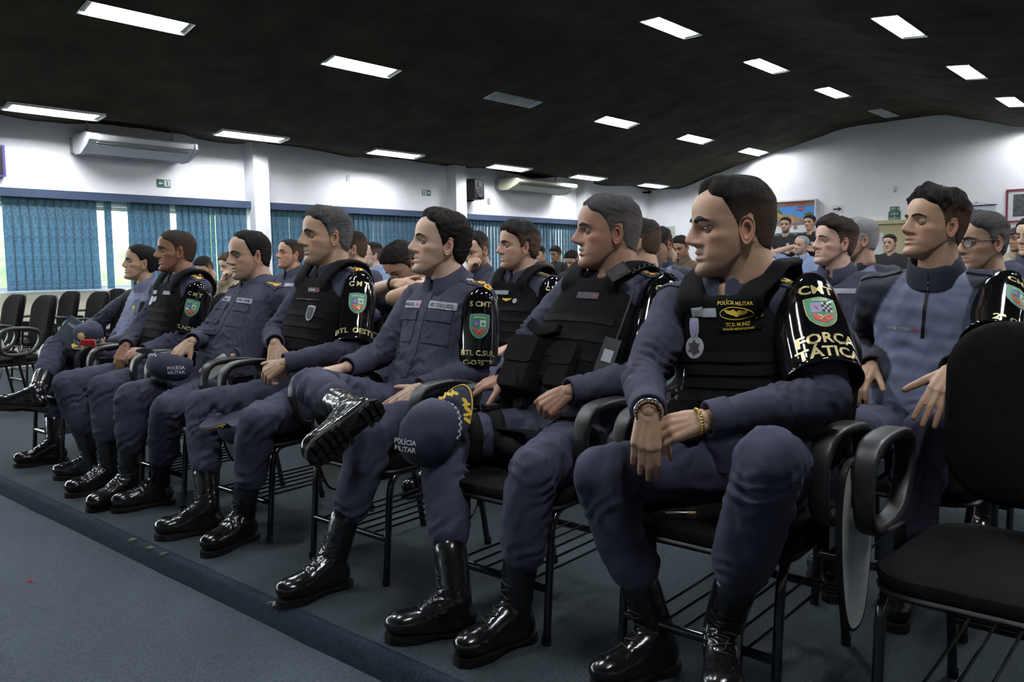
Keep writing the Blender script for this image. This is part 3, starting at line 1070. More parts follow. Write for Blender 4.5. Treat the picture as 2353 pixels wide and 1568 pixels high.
        if tread:
            for (x0, n_) in ((.012, 2), (.038, 3), (.064, 3), (.145, 3), (.170, 3), (.195, 3), (.220, 3), (.246, 3), (.270, 1)):
                for j in range(n_):
                    yy = (j - (n_ - 1)/2)*.029*(1.05 if x0 > .14 else .85)
                    lg = MB(); c_ = g(x0, -.004, yy)
                    dd_ = nrm(d + sd*(.25 if j % 2 else -.25)); lg.obox(c_, dd_*.0085, np.cross(up, dd_)*.0105, up*.005)
                    s.putmb('lug', lg, M_SOLE, bo, False)
        if s.lod == 1:
            lb = MB()
            for i in range(7):
                tq = i/6
                c = g(.165 - .085*min(1, tq*1.6), .09 + .035*min(1, tq*1.6)) + sh*.12*max(0, tq - .35)
                nn = nrm(d*.75 + up*.65) if tq < .5 else nrm(d - sh*(d @ sh))
                pts = []
                for k in np.linspace(-1, 1, 7):
                    pp = c + sd*.022*k + nrm(up)*.006*(1 if i % 2 else -1)*k
                    h = cast(bv, pp, nn, .16)
                    if h[0] is not None: pts.append(np.array(h[0]) + nn*.002)
                if len(pts) > 3: lb.tube(pts, .0026, 6)
            if lb.v: s.putmb('laces', lb, M_LACE, bo, True)
        return bo
    # ---- body
    def body(s, P, hands, gl=None):
        J = s.J; sp = s.sp
        yaw, pitch, roll = (math.radians(v) for v in sp.get('look', (0, 0, 0)))
        # look yaw: degrees to the figure's own left from the torso's front
        f = s.f*math.cos(yaw) + s.l*math.sin(yaw)
        l = np.cross((0, 0, 1.0), f)
        f2 = f*math.cos(pitch) + np.array((0, 0, math.sin(pitch)))
        u2 = np.cross(f2, l)
        l2 = l*math.cos(roll) + u2*math.sin(roll); u2 = np.cross(f2, l2)
        sc = sp.get('headscale', 1.0)
        hd = make_head(P, (J['head'], f2, l2, u2, sc), (.94, .56, .40)[s.lod - 1])
        V, F, C = hd['skin']
        V = V.copy()
        # neck bends down into the torso instead of following the tilt of the head
        t = np.clip(((J['head'] - V) @ u2 - .11*sc)/.12, 0, 1)
        tgt = s.neck - np.array((0, 0, .06)) + s.f*.012
        cur = J['head'] - u2*.235*sc + f2*(-.066)*sc
        V += np.outer(t*t*(3 - 2*t), tgt - cur)*1.0
        s.hframe = (J['head'], f2, l2, u2, sc)
        mb_v = [V]; mb_f = list(F); mb_c = [C]; o = len(V)
        skin = np.minimum(np.array(P['skin'])*1.14, .62)
        for S, hk in zip('LR', hands):
            if hk is None: continue
            hm = hand_mb(J['wr'+S], hk['d'], hk['n'], S == 'L', hk.get('curl', (.3, .3, .3, .35)), hk.get('spread', .06), hk.get('thumb', (.7, .2, .15)), hk.get('size', 1.0), arm=J['el'+S])
            me = remesh(hm, (.0030, .0062, .010)[s.lod - 1], (3, 2, 1)[s.lod - 1])
            W = coords(me)
            mb_v.append(W); mb_f += [tuple(i + o for i in p.vertices) for p in me.polygons]; o += len(W)
            k = .5 + .5*np.clip(waves(W, .02, 4), -1, 1)
            dist = np.linalg.norm(W - J['wr'+S], axis=1)
            cc = skin[None, :]*(1 - .07*k[:, None])*np.where(dist > .09, 1.0, 1.0)[:, None]
            cc = cc*(1 + .10*np.clip((dist - .12)/.05, 0, 1)[:, None]*np.array((1.0, .2, .2)))
            mb_c.append(cc)
            bpy.data.meshes.remove(me)
        # the rest of the body under the clothes
        ib = MB()
        ib.capsule(s.hip, .09, s.spine(.8)[0], .09, 10); ib.capsule(s.spine(.8)[0], .07, s.neck, .05, 10)
        for S in 'LR':
            ib.capsule(s.spine(.85)[0], .04, J['sh'+S], .045, 8); ib.capsule(J['sh'+S], .04, J['el'+S], .034, 8)
            if not sp.get('short'):
                ib.capsule(J['el'+S], .034, J['wr'+S], .024, 8)
            ib.capsule(J['hj'+S], .045, J['kn'+S], .040, 8); ib.capsule(J['kn'+S], .040, J['an'+S], .030, 8); ib.capsule(s.hip, .05, J['hj'+S], .045, 8)
        if sp.get('short'):
            fb = MB()
            for S in 'LR':
                fb.capsule(J['sh'+S] + (J['el'+S]-J['sh'+S])*.3, .046, J['el'+S], .042, 14); fb.capsule(J['el'+S], .043, J['el'+S] + (J['wr'+S]-J['el'+S])*.45, .040, 14)
                fb.capsule(J['el'+S] + (J['wr'+S]-J['el'+S])*.45, .040, J['wr'+S], .028, 14)
            ib.add(fb.v, fb.f)
        mb_v.append(np.array(ib.v)); mb_f += [tuple(i + o for i in q) for q in ib.f]; mb_c.append(np.tile(skin, (len(ib.v), 1)))
        me = mesh_from(np.vstack(mb_v), mb_f, 'body')
        setcol(me, np.vstack(mb_c))
        bo = s.put('body', me, M_SKIN)
        s.body_obj = bo
        for (EV, EF, IV, IF) in hd['eyes']:
            e = s.put('eye', mesh_from(EV, EF), M_EYE, bo)
            if s.lod < 3: s.put('iris', mesh_from(IV, IF), M_IRIS, bo)
            else: s.put('iris', mesh_from(IV, IF), M_IRIS, bo)
        bm_ = mat('brow_%02d' % int(P['hair'][0]*400), tuple(np.array(P.get('browc', P['hair']))*.9), .9)
        for V_, F_ in hd['brows']:
            s.put('eyebrow', mesh_from(V_, F_), bm_, bo)
        if 'hair' in hd:
            V_, F_, C_ = hd['hair']
            me = mesh_from(V_, F_); setcol(me, C_)
            s.hair_obj = s.put('hair', me, M_HAIR)
        return bo
    def hp(s, x, y, z):
        """point in the head frame"""
        c, f, l, u, k = s.hframe
        return c + k*(f*x + l*y + u*z)
    # ---- gear
    def vest(s, rows=5, lo=.16, hi=.90, m=None):
        mb = MB(); b = s.sp.get('build', 1.0)
        T = s.torso_table()
        tt = np.linspace(lo, hi, 9)
        ts = np.array([q[0] for q in T]); A = np.array([q[1:] for q in T])
        rr = []
        for t in tt:
            hw, fd, bd = (np.interp(t, ts, A[:, i]) for i in range(3))
            k = np.clip((t - .60)/(hi - .60), 0, 1)
            if t > .75:
                fd = max(fd, .112*b - .05*(t - .75)); bd = max(bd, .108*b - .05*(t - .75)); hw = max(hw, .15*b)
            edge = .010 if t in (tt[0], tt[-1]) else .0
            rr.append(s.ring(t, (hw + .014)*(1 - .36*k**1.2) - edge, fd + .034 - edge, bd + .034 - edge, 3.2, 40))
        mb.loft(rr)
        for sg in (1, -1):
            p0, u0, l0, f0 = s.spine(hi - .08); p1, u1, l1, f1 = s.spine(.93)
            fd = .108*b; bd = .106*b
            pts = [p0 + f0*(fd + .018) + l0*sg*.085, p0 + f0*(fd + .012) + u0*.04 + l0*sg*.090, p1 + l1*sg*.108 + u1*.050 + f1*.060, p1 + l1*sg*.112 + u1*.066 - f1*.005,
                   p1 + l1*sg*.108 + u1*.050 - f1*.075, p0 - f0*(bd + .022) + u0*.05 + l0*sg*.09, p0 - f0*(bd + .022) + l0*sg*.085]
            pts = smooth_path(pts, 4)
            mb.tube(pts, .040*b, 14, fl=.42, fdir=None) if False else None
            rings = []
            th = np.linspace(0, 2*PI, 16, endpoint=False)
            for i, q in enumerate(pts):
                a = pts[max(0, i-1)]; c = pts[min(len(pts)-1, i+1)]
                d = nrm(c - a); lat = nrm(l0*sg - d*((l0*sg) @ d)); nn = np.cross(d, lat)
                rings.append(q + np.outer(np.sign(np.cos(th))*np.abs(np.cos(th))**.7*.042, lat) + np.outer(np.sin(th)*.0125, nn))
            mb.loft(rings)
        me = remesh(mb, (.0075, .0125, .016)[s.lod - 1], (3, 2, 1)[s.lod - 1])
        s.folds(me, [], .0014, s.sp.get('seed', 1) + 60)
        s.vest_bvh = bvh_of(me)
        s.vest_obj = s.put('tactical_vest', me, m or M_BLACKCLOTH)
        if s.lod < 3:
            for i in range(rows):
                t = lo + .05 + (.52)*(i/(rows - 1))*(hi - lo)
                p, up, l, fr = s.spine(t)
                w = decal_rect(s.vest_bvh, p + fr*.17, fr, up, .30, .024, .0035, 16, 1, .006)
                s.putmb('webbing_strap', w, M_WEB, s.vest_obj, False)
        return s.vest_obj
    def on_chest(s, t, lat, bvh=None):
        """surface point and frame on the front of the torso"""
        p, up, l, fr = s.spine(t)
        n = nrm(fr + l*lat*2.0)
        return p + l*lat + fr*.16, n, up
    def tape(s, t, lat, w, h, text=None, tm=None, bvh=None, parent=None, ink=None, extra=None, tilt=0.0):
        bvh = bvh or s.shirt_bvh
        p, n, up = s.on_chest(t, lat)
        up = nrm(up + np.cross(n, up)*tilt)
        o = s.putmb('name_tape', decal_rect(bvh, p, n, up, w, h, .0035, 8, 2), tm or M_TAPE, parent or s.shirt_obj)
        if text:
            rt = np.cross(up, n)
            dx = -.012 if extra else 0
            s.putmb('lettering', decal_text(bvh, p + rt*dx, n, up, text, h*.50, .0052, width=w*(.55 if extra else .82)), ink or M_INK, parent or s.shirt_obj)
            if extra:
                s.putmb('lettering', decal_text(bvh, p + rt*w*.36, n, up, extra, h*.50, .0052), M_RED, parent or s.shirt_obj)
        return o
    def badge(s, t, lat, outline, m, bvh=None, parent=None, off=.004, name='badge', dz=(0, 0)):
        bvh = bvh or s.shirt_bvh
        p, n, up = s.on_chest(t, lat)
        rt = np.cross(up, n)
        return s.putmb(name, decal_poly(bvh, p + rt*dz[0] + up*dz[1], n, up, outline, off), m, parent or s.shirt_obj)
    def pocket(s, t, lat, w, h):
        p, n, up = s.on_chest(t, lat)
        s.putmb('pocket', decal_rect(s.shirt_bvh, p, n, up, w, h, .004, 6, 6, .007), M_NAVY, s.shirt_obj)
        s.putmb('pocket_flap', decal_rect(s.shirt_bvh, p + up*h*.36, n, up, w*1.04, h*.30, .008, 6, 3, .007), M_NAVY, s.shirt_obj)
    def placket(s):
        p, up, l, fr = s.spine(.52)
        s.putmb('placket', decal_rect(s.shirt_bvh, p + fr*.16, fr, up, .036, .36, .0035, 2, 14), M_NAVY, s.shirt_obj)
    def epaulette(s, stars=3, S='L', m=None, first=None, bvh=None, off=.006):
        sg = 1 if S == 'L' else -1
        sh = s.J['sh'+S]
        a = s.neck + s.l*sg*.118 - UPV*.012 + s.f*.012; b = sh + s.l*sg*.050 + UPV*.035 + s.f*.02
        c = (a + b)/2; along = nrm(b - a)
        n = nrm(np.array((0, 0, .80)) + s.l*sg*.62 + s.f*.42); up = nrm(np.cross(n, np.cross(s.f*1.0, n)))
        # strap runs along the shoulder: its up direction points to the neck
        up = nrm(-(along - n*(along @ n)))
        eo = s.putmb('epaulette', decal_rect(s.shirt_bvh, c + np.array((0, 0, .02)), n, up, .052, .118, off, 3, 8, .012), m or M_NAVY, s.shirt_obj)
        for i in range(stars):
            q = c + np.array((0, 0, .02)) + up*(.034 - .034*i)
            mm = M_GOLDT if not (i == 0 and first) else first
            s.putmb('rank_star', decal_poly(s.shirt_bvh, q, n, up, star_pts(8, .0175, .0115), off + .003, (.5, 1.0), .003), mm, eo)
            s.putmb('star_centre', decal_poly(s.shirt_bvh, q, n, up, disc_pts(.006, 10), off + .0055, (1.0,), .002), M_ERED if i else M_SILVER, eo)
        return eo
    def armband(s, lines, emblem='a', face=(.8, .55), S='L', r=(.079, .085, .083), span=(.06, .92), at=.40):
        """glossy vinyl brassard on the upper arm; lines = [(text, place 0..1, letter height)]"""
        sg = 1 if S == 'L' else -1
        sh, el = s.J['sh'+S], s.J['el'+S]
        d = nrm(el - sh); L = np.linalg.norm(el - sh)
        a = s.sp.get('arm', 1.0)
        out = nrm(s.l*sg*face[0] + s.f*face[1]); out = nrm(out - d*(out @ d))
        sd = np.cross(d, out)
        th = np.linspace(0, 2*PI, 40, endpoint=False)
        def rg(k, rad, lift):
            c = sh + d*L*k
            # top edge rises on the outside like a shield over the shoulder
            return c - np.outer(lift*np.clip(np.cos(th), 0, 1)**2, d) + rad*a*(np.outer(np.cos(th), out) + np.outer(np.sin(th), sd)*.94)
        rr = [rg(span[0], r[0]*.88, .055), rg(span[0], r[0]*.96, .055), rg(span[0] + .08, r[0]*1.02, .045), rg(.3, r[1]*1.01, .02), rg(.5, r[1]*1.02, 0), rg(.7, r[1]*1.02, 0), rg(span[1] - .03, r[2]*1.03, 0), rg(span[1], r[2]*1.05, 0), rg(span[1] + .005, r[2]*1.02, 0), rg(span[1] - .04, r[2]*.97, 0)]
        mb = MB(); mb.loft(rr, cap=False)
        me = mb.mesh('armband'); V = coords(me)
        N = normals(me)
        setco(me, V + N*(.0016*waves(V, .09, s.sp.get('seed', 1) + 70))[:, None])
        bv = bvh_of(me)
        ao = s.put('armband', me, M_VINYL)
        up = -d
        for (tx, k, h) in lines:
            if tx:
                s.putmb('lettering', decal_text(bv, sh + d*L*k, out, up, tx, h, .0022, bold=.03), M_GOLD, ao)
        c0 = sh + d*L*at
        s.emblem(bv, c0, out, up, ao, emblem)
        # tab that buttons up to the epaulette
        return ao
    def emblem(s, bv, c, n, up, parent, kind, k=1.0):
        w, h = .070*k, .094*k
        rt = np.cross(nrm(up - n*(up @ n)), n)
        g = s.putmb('emblem', decal_poly(bv, c, n, up, shield_pts(w, h), .0020, (.3, .6, 1.0), .002), M_GREEN, parent)
        if s.lod > 2: return
        def q(pts, m, off=.0030, name='emblem_field'):
            s.putmb(name, decal_poly(bv, c, n, up, [(x*w, y*h) for x, y in pts], off, (.5, 1.0), .0012), m, parent)
        rim = s.putmb('emblem_rim', decal_poly(bv, c, n, up, shield_pts(w*1.07, h*1.05), .0012, (.5, 1.0), .0012), M_TAPE if kind == 'a' else M_GOLD, parent)
        if kind == 'a':
            q([(-.34, .24), (-.02, .24), (-.02, -.03), (-.36, -.03)], M_EBLUE); q([(.02, .24), (.34, .24), (.36, -.03), (.02, -.03)], M_WHITE)
            q([(-.36, -.06), (.36, -.06), (.28, -.24), (.12, -.35), (0, -.39), (-.12, -.35), (-.28, -.24)], M_ERED)
            q([(-.27, .02), (-.27, .14), (-.22, .10), (-.18, .16), (-.13, .10), (-.09, .14), (-.09, .02)], M_GOLD, .0038)
            q([(.08, .08), (.16, .16), (.28, .12), (.30, .06), (.20, .03)], M_GREEN, .0038)
            tx = 'AMAZONAS'
        else:
            q([(-.35, .30), (-.01, .30), (-.01, -.03), (-.37, -.03)], M_ELILAC)
            q([(.01, .30), (.35, .30), (.37, -.03), (.01, -.03)], M_WHITE)
            for i in range(4):
                for j in range(4):
                    if (i + j) % 2 == 0:
                        x0 = .01 + .0875*i; y0 = -.02 + .08*j
                        q([(x0, y0), (x0 + .0875, y0), (x0 + .0875, y0 + .08), (x0, y0 + .08)], M_INK, .0036)
            q([(-.28, .24), (-.20, .16), (-.24, .14), (-.10, .02), (-.16, .12), (-.12, .13)], M_ERED, .0038)
            q([(-.37, -.06), (.37, -.06), (.30, -.26), (.12, -.36), (0, -.39), (-.12, -.36), (-.30, -.26)], M_ERED)
            tx = 'PMAM'
        # crossed pistols
        for sg in (1, -1):
            q([(-.17*sg, -.28), (-.12*sg, -.31), (.05*sg, -.18), (.20*sg, -.10), (.18*sg, -.14), (.02*sg, -.22)], M_GOLD, .0042)
        s.putmb('lettering', decal_text(bv, c + nrm(up)*h*(.365 if kind == 'a' else .395), n, up, tx, h*.085, .0035, width=w*(.72 if kind == 'a' else .5), arc=(7.0 if kind == 'a' else 0)), M_WHITE, parent)
    def glasses(s, m=None):
        m = m or M_BLACK
        mb = MB()
        for sg in (1, -1):
            c = [s.hp(.090 - .006*abs(math.sin(a))*0 + .0, sg*(.033 + .024*math.cos(a)), .000 + .0175*math.sin(a)) for a in np.linspace(0, 2*PI, 18, endpoint=False)]
            mb.tube(c, .0016, 6, closed=True)
            mb.tube([s.hp(.089, sg*.057, .006), s.hp(.06, sg*.073, .007), s.hp(-.01, sg*.079, .008)], .0018, 6)
        mb.tube([s.hp(.092, .010, .004), s.hp(.096, 0, .006), s.hp(.092, -.010, .004)], .0016, 6)
        o = s.putmb('eyeglasses', mb, m, None, True)
        for sg in (1, -1):
            c = [s.hp(.0895, sg*(.033 + .0225*math.cos(a)), .0165*math.sin(a)) for a in np.linspace(0, 2*PI, 18, endpoint=False)]
            lm = MB(); lm.add([s.hp(.0900, sg*.033, 0)] + c, [(0, 1 + i, 1 + (i+1) % 18) for i in range(18)])
            s.putmb('lens', lm, mat('clear_lens', (.9, .93, .95), .03, alpha=.12, spec=.8), o, True)
        return o

# ------------------------------------------------------------------ the hall
WY = 11.5      # window wall
BX = 18.35     # back wall
FX = -7.0      # front wall, behind the camera's left
RY = -5.0      # right wall
PROFILE = [(11.9, 3.08), (11.5, 3.13), (10.6, 3.06), (9.6, 3.36), (9.0, 3.51), (6.54, 4.064), (4.67, 4.087), (3.24, 3.64), (-5.4, 2.75)]
def ceil_z(y):
    ys = [p[0] for p in PROFILE][::-1]; zs = [p[1] for p in PROFILE][::-1]
    return float(np.interp(y, ys, zs))
def ceil_slope(y):
    return math.atan((ceil_z(y + .05) - ceil_z(y - .05))/.1)

M_WALL = mat('white_wall_paint', (.88, .88, .90), .85, noise=.03, nscale=3, bump=.08, bscale=60)
M_LOWWALL = mat('cream_wall_paint', (.55, .50, .40), .8)
M_CEIL = mat('black_ceiling_fabric', (.045, .038, .028), .95, noise=.35, nscale=2.2, bump=.3, bscale=120, spec=.1)
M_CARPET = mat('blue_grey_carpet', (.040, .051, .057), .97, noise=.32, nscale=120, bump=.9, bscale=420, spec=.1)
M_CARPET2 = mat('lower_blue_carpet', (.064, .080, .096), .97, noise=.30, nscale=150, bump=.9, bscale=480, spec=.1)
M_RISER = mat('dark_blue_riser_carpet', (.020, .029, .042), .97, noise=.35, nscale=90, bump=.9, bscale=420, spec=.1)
M_BLIND = mat('teal_blue_blind_fabric', (.135, .235, .31), .8, noise=.34, nscale=34, transl=.55)
M_VALANCE = mat('navy_valance_fabric', (.026, .043, .085), .8)
M_ALU = mat('aluminium_frame', (.55, .55, .54), .4, metal=.4)
M_PANE = mat('window_glass', (.9, .95, .95), .02, alpha=.12, spec=.6)
M_WPLASTIC = mat('white_enamel', (.66, .67, .69), .35)
M_GREYPL = mat('grey_grille', (.32, .33, .33), .4)
M_CREAM = mat('cream_enamel', (.60, .59, .44), .4)
M_DOOR = mat('cream_wood_door', (.52, .46, .26), .5, noise=.06, nscale=4)
M_SIGN = mat('exit_sign_green', (.012, .085, .055), .5)
M_SIGNW = mat('sign_white', (.70, .72, .70), .5)
M_PAPER = mat('white_paper', (.70, .71, .72), .8)

# floors
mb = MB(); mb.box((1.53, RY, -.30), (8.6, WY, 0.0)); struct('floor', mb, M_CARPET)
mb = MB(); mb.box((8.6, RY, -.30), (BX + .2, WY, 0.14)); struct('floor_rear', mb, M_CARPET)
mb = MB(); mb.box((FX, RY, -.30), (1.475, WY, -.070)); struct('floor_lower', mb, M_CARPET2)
# riser of the step: a carpet-wrapped nosing
mb = MB()
prof = [(1.475, -.29), (1.475, -.071), (1.478, -.060), (1.488, -.012), (1.496, -.003), (1.506, .0015), (1.53, .0015), (1.53, -.29)]
ys = np.linspace(RY, WY, 90)
rings = []
for i, y in enumerate(ys):
    j = .0025*math.sin(y*5.1) + .002*math.sin(y*13.3)
    rings.append(np.array([(x + (j if z > -.2 and x < 1.52 else 0), y, z) for x, z in prof]))
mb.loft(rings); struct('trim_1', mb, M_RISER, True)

# window wall
ZS, ZW = .955, 2.06
WINS = [(-6.0, -1.3), (-.9, 6.82), (7.24, 11.16), (11.56, 15.2), (15.75, 18.10)]
mb = MB()
mb.box((FX, WY, -.3), (BX + .2, WY + .22, ZS)); mb.box((FX, WY, ZW), (BX + .2, WY + .22, 3.6))
xs = [FX] + [v for w_ in WINS for v in w_] + [BX + .2]
for i in range(0, len(xs), 2):
    mb.box((xs[i], WY, ZS), (xs[i+1], WY + .22, ZW))
wl = struct('wall_left', mb, M_WALL)
mb = MB(); mb.box((FX, WY - .012, .0), (BX, WY, ZS - .02)); struct('trim_2', mb, M_LOWWALL)
mb = MB(); mb.box((BX, RY - .2, -.3), (BX + .2, WY, 4.4)); struct('wall_back', mb, M_WALL)
mb = MB(); mb.box((FX, RY - .2, -.3), (BX, RY, 3.6)); struct('wall_right', mb, M_WALL)
mb = MB(); mb.box((FX - .2, RY - .2, -.3), (FX, WY + .2, 4.4)); struct('wall_front', mb, M_WALL)
# pillars
for (x0, x1) in ((6.90, 7.16), (11.18, 11.46), (15.28, 15.60)):
    mb = MB(); mb.box((x0, WY - .26, -.05), (x1, WY + .02, 3.5)); tag(link('wall_pillar', mb.mesh(), M_WALL, smooth=False), kind='structure')

# ceiling lamps stand in rows; the ceiling is cut open around each
ROWS = [('the row along the window wall', 10.60, [3.11, 5.48, 7.90, 10.48, 12.81, 15.19], (.68, -1.8)),
        ('the second row from the windows', 8.32, [2.93, 5.35, 7.83, 10.21, 12.61, 14.90], (.5, -1.9)),
        ('the row left of the ridge', 5.45, [7.58, 9.95, 12.25, 14.58], (5.15, 2.72, .3, -2.1)),
        ('the row right of the ridge', 2.82, [7.73, 10.18, 12.57, 14.95], (5.3, 2.85, .4, -2.0)),
        ('the row above the camera', .10, [], (7.7, 5.3, 2.85, .4, -2.0)),
        ('the row nearest the right wall', -2.7, [], (7.7, 5.3, 2.85))]
def lamp_x(x, y): return (x*1.15 + .53)*(.953 if y > 10 else 1.0)
LAMPS = [(lamp_x(x, y), y) for (rn, y, xs, extra) in ROWS for x in list(extra) + xs]
# ceiling: stretched black fabric over a low gable
def lines(base, extra):
    out = []
    for v in sorted(list(base) + list(extra)):
        if out and v - out[-1] < .012:
            if v in extra: out[-1] = v
            continue
        out.append(v)
    return np.array(out)
X = lines(np.linspace(FX - .1, BX + .1, 130), {x + d for x, y in LAMPS for d in (-.525, .525)})
Y = lines(np.linspace(RY - .1, WY + .15, 84), {r_[1] + d for r_ in ROWS for d in (-.122, .122)})
nx, ny = len(X), len(Y)
G = np.array([(x, y, 0.0) for y in Y for x in X])
wv = .016*waves(G*np.array((1, .45, 1)), 1.7, 11) + .010*waves(G*np.array((1.0, .25, 1)), .55, 12) + .007*waves(G*np.array((.5, 1.2, 1)), .42, 15)
for r_ in ROWS:
    wv = wv*(1 - np.exp(-((G[:, 1] - r_[1])/.26)**4))
edge = np.clip((G[:, 1] - 10.9)/.6, 0, 1)
wv = wv + edge*.035*np.sin(G[:, 0]*2*PI/2.43 + .6)
Z = np.array([ceil_z(y) for y in G[:, 1]]) + wv
LA = np.array(LAMPS)
cf = []
for j in range(ny - 1):
    yc = (Y[j] + Y[j+1])/2
    near = LA[np.abs(LA[:, 1] - yc) < .122]
    for i in range(nx - 1):
        xc = (X[i] + X[i+1])/2
        if len(near) and np.abs(near[:, 0] - xc).min() < .525: continue
        cf.append((j*nx + i, (j+1)*nx + i, (j+1)*nx + i + 1, j*nx + i + 1))
mb = MB(); mb.add(np.stack([G[:, 0], G[:, 1], Z], 1), cf)
struct('ceiling', mb, M_CEIL, True)
mb = MB(); mb.box((FX - .3, RY - .3, 4.5), (BX + .3, WY + .3, 4.6)); struct('ceiling_slab', mb, M_WALL)

# windows: frame and panes, then outside
for i, (x0, x1) in enumerate(WINS):
    mb = MB(); n = max(2, round((x1 - x0)/1.25)); y0, y1 = WY + .08, WY + .13
    mb.box((x0, y0, ZS), (x1, y1, ZS + .05)); mb.box((x0, y0, ZW - .05), (x1, y1, ZW))
    for k in range(n + 1):
        xc = x0 + (x1 - x0)*k/n
        mb.box((max(x0, xc - .022), y0, ZS + .05), (min(x1, xc + .022), y1, ZW - .05))
    wo = tag(link('window_%d' % (i + 1), mb.mesh(), M_ALU, smooth=False), kind='structure')
    for k in range(n):
        pb = MB(); a = x0 + (x1 - x0)*k/n + .022; b = x0 + (x1 - x0)*(k+1)/n - .022
        pb.box((a, WY + .10, ZS + .05), (b, WY + .106, ZW - .05))
        link('pane', pb.mesh(), M_PANE, wo, smooth=False)

# vertical blinds: one slat mesh, copied
def slat_mesh(h, wd):
    m_ = MB(); rows = []
    for z in (0.0, -h*.5, -h):
        rows.append([(x, .010*(1 - (2*x/wd)**2), z) for x in np.linspace(-wd/2, wd/2, 5)])
    V_ = [p for r in rows for p in r] + [(x, y - .0012, z) for r in rows for (x, y, z) in r]
    F_ = []
    for r in range(2):
        for c in range(4):
            a = r*5 + c
            F_.append((a, a+5, a+6, a+1)); F_.append((15+a, 15+a+1, 15+a+6, 15+a+5))
    for r in range(2):
        F_.append((r*5, 15+r*5, 15+r*5+5, r*5+5)); F_.append((r*5+4, r*5+9, 15+r*5+9, 15+r*5+4))
    for c in range(4):
        F_.append((c, c+1, 15+c+1, 15+c)); F_.append((10+c, 15+10+c, 15+10+c+1, 10+c+1))
    m_.add(V_, F_)
    return m_.mesh('slat')
SL = slat_mesh(1.16, .124)
SL.materials.append(M_BLIND)
CW = MB(); CW.box((-.05, -.004, -1.175), (.05, .006, -1.15)); CWm = CW.mesh('slat_weight'); CWm.materials.append(M_VALANCE)
rnd = random.Random(4)
blind_defs = [
    (-.85, 6.90, 'blue vertical blind over the leftmost window, sunlit with several missing slats', {43, 55, 57, 58, 65}, .10, 10),
    (7.20, 11.16, 'blue vertical blind between the first and second white pillars', {10}, .08, 11),
    (11.52, 15.25, 'blue vertical blind under the wall loudspeaker and cream air conditioner', {12}, .06, 12),
    (15.66, 18.2, 'blue vertical blind nearest to the back wall', set(), .06, 13)]
for (x0, x1, lab, gaps, jit, sd) in blind_defs:
    rs = random.Random(sd)
    b = thing('vertical_blind', ((x0 + x1)/2, WY - .08, 2.14), lab, 'blind', 'vertical blinds along the window wall')
    vb = MB(); vb.box((-(x1 - x0)/2, -.075, -.02), ((x1 - x0)/2, .07, .085))
    link('valance', vb.mesh(), M_VALANCE, b, smooth=False)
    n = int((x1 - x0)/.100)
    for k in range(n):
        if k in gaps or (x0 < 0 and k < 30): continue
        xx = -(x1 - x0)/2 + .05 + k*.100
        o = link('slat', SL, M_BLIND, b, (xx, 0, -.02), smooth=False)
        ang = rs.gauss(0, jit*.7) + .20
        if rs.random() < (.10 if x0 < 0 else .05): ang += rs.choice((-.30, .35))
        o.rotation_euler = (rs.gauss(0, .004), rs.gauss(0, .004), ang)
# low-angle shade band: blinds hang inside, the lintel keeps their heads dark

# outside
M_GRASS = mat('outdoor_grass', (.10, .16, .05), .9)
M_LEAF = mat('outdoor_leaves', (.10, .20, .05), .8, noise=.5, nscale=6)
mb = MB(); mb.box((-20, WY + .3, -.5), (34, 40, -.35)); struct('ground_outside', mb, M_GRASS)
M_SKYBLOCK = mat('sky_blocker_grey', (.45, .46, .44), .9)
mb = MB(); mb.box((7.4, WY + 1.6, -.4), (20, WY + 1.8, 3.4)); struct('sky_blocker_outside', mb, M_SKYBLOCK)  # added slab that keeps sky light off the farther windows
for i, (x, y, r) in enumerate(((2.0, 17.0, 1.1), (4.6, 18.0, 1.4), (8.1, 17.2, 1.1), (11.2, 20.0, 1.5))):
    mb = MB(); mb.ellipsoid((0, 0, r*.9), (r, 0, 0), (0, r, 0), (0, 0, r), 28, 18)
    me = mb.mesh('leaves'); V = coords(me); setco(me, V*(1 + .12*waves(V, .5, 30 + i))[:, None])
    sh_ = thing('garden_shrub', (x, y, -.35), ('round green shrub outside the leftmost window, nearest the camera', 'round green shrub outside the window, second from the left', 'round green shrub outside behind the first white pillar', 'large round green shrub outside behind the outdoor wall')[i], 'shrub', 'shrubs outside the windows')
    link('leaves', me, M_LEAF, sh_)
    st = MB(); st.capsule((0, 0, 0), .08, (0, 0, .5), .06, 8); link('stem', st.mesh(), M_DOOR, sh_)

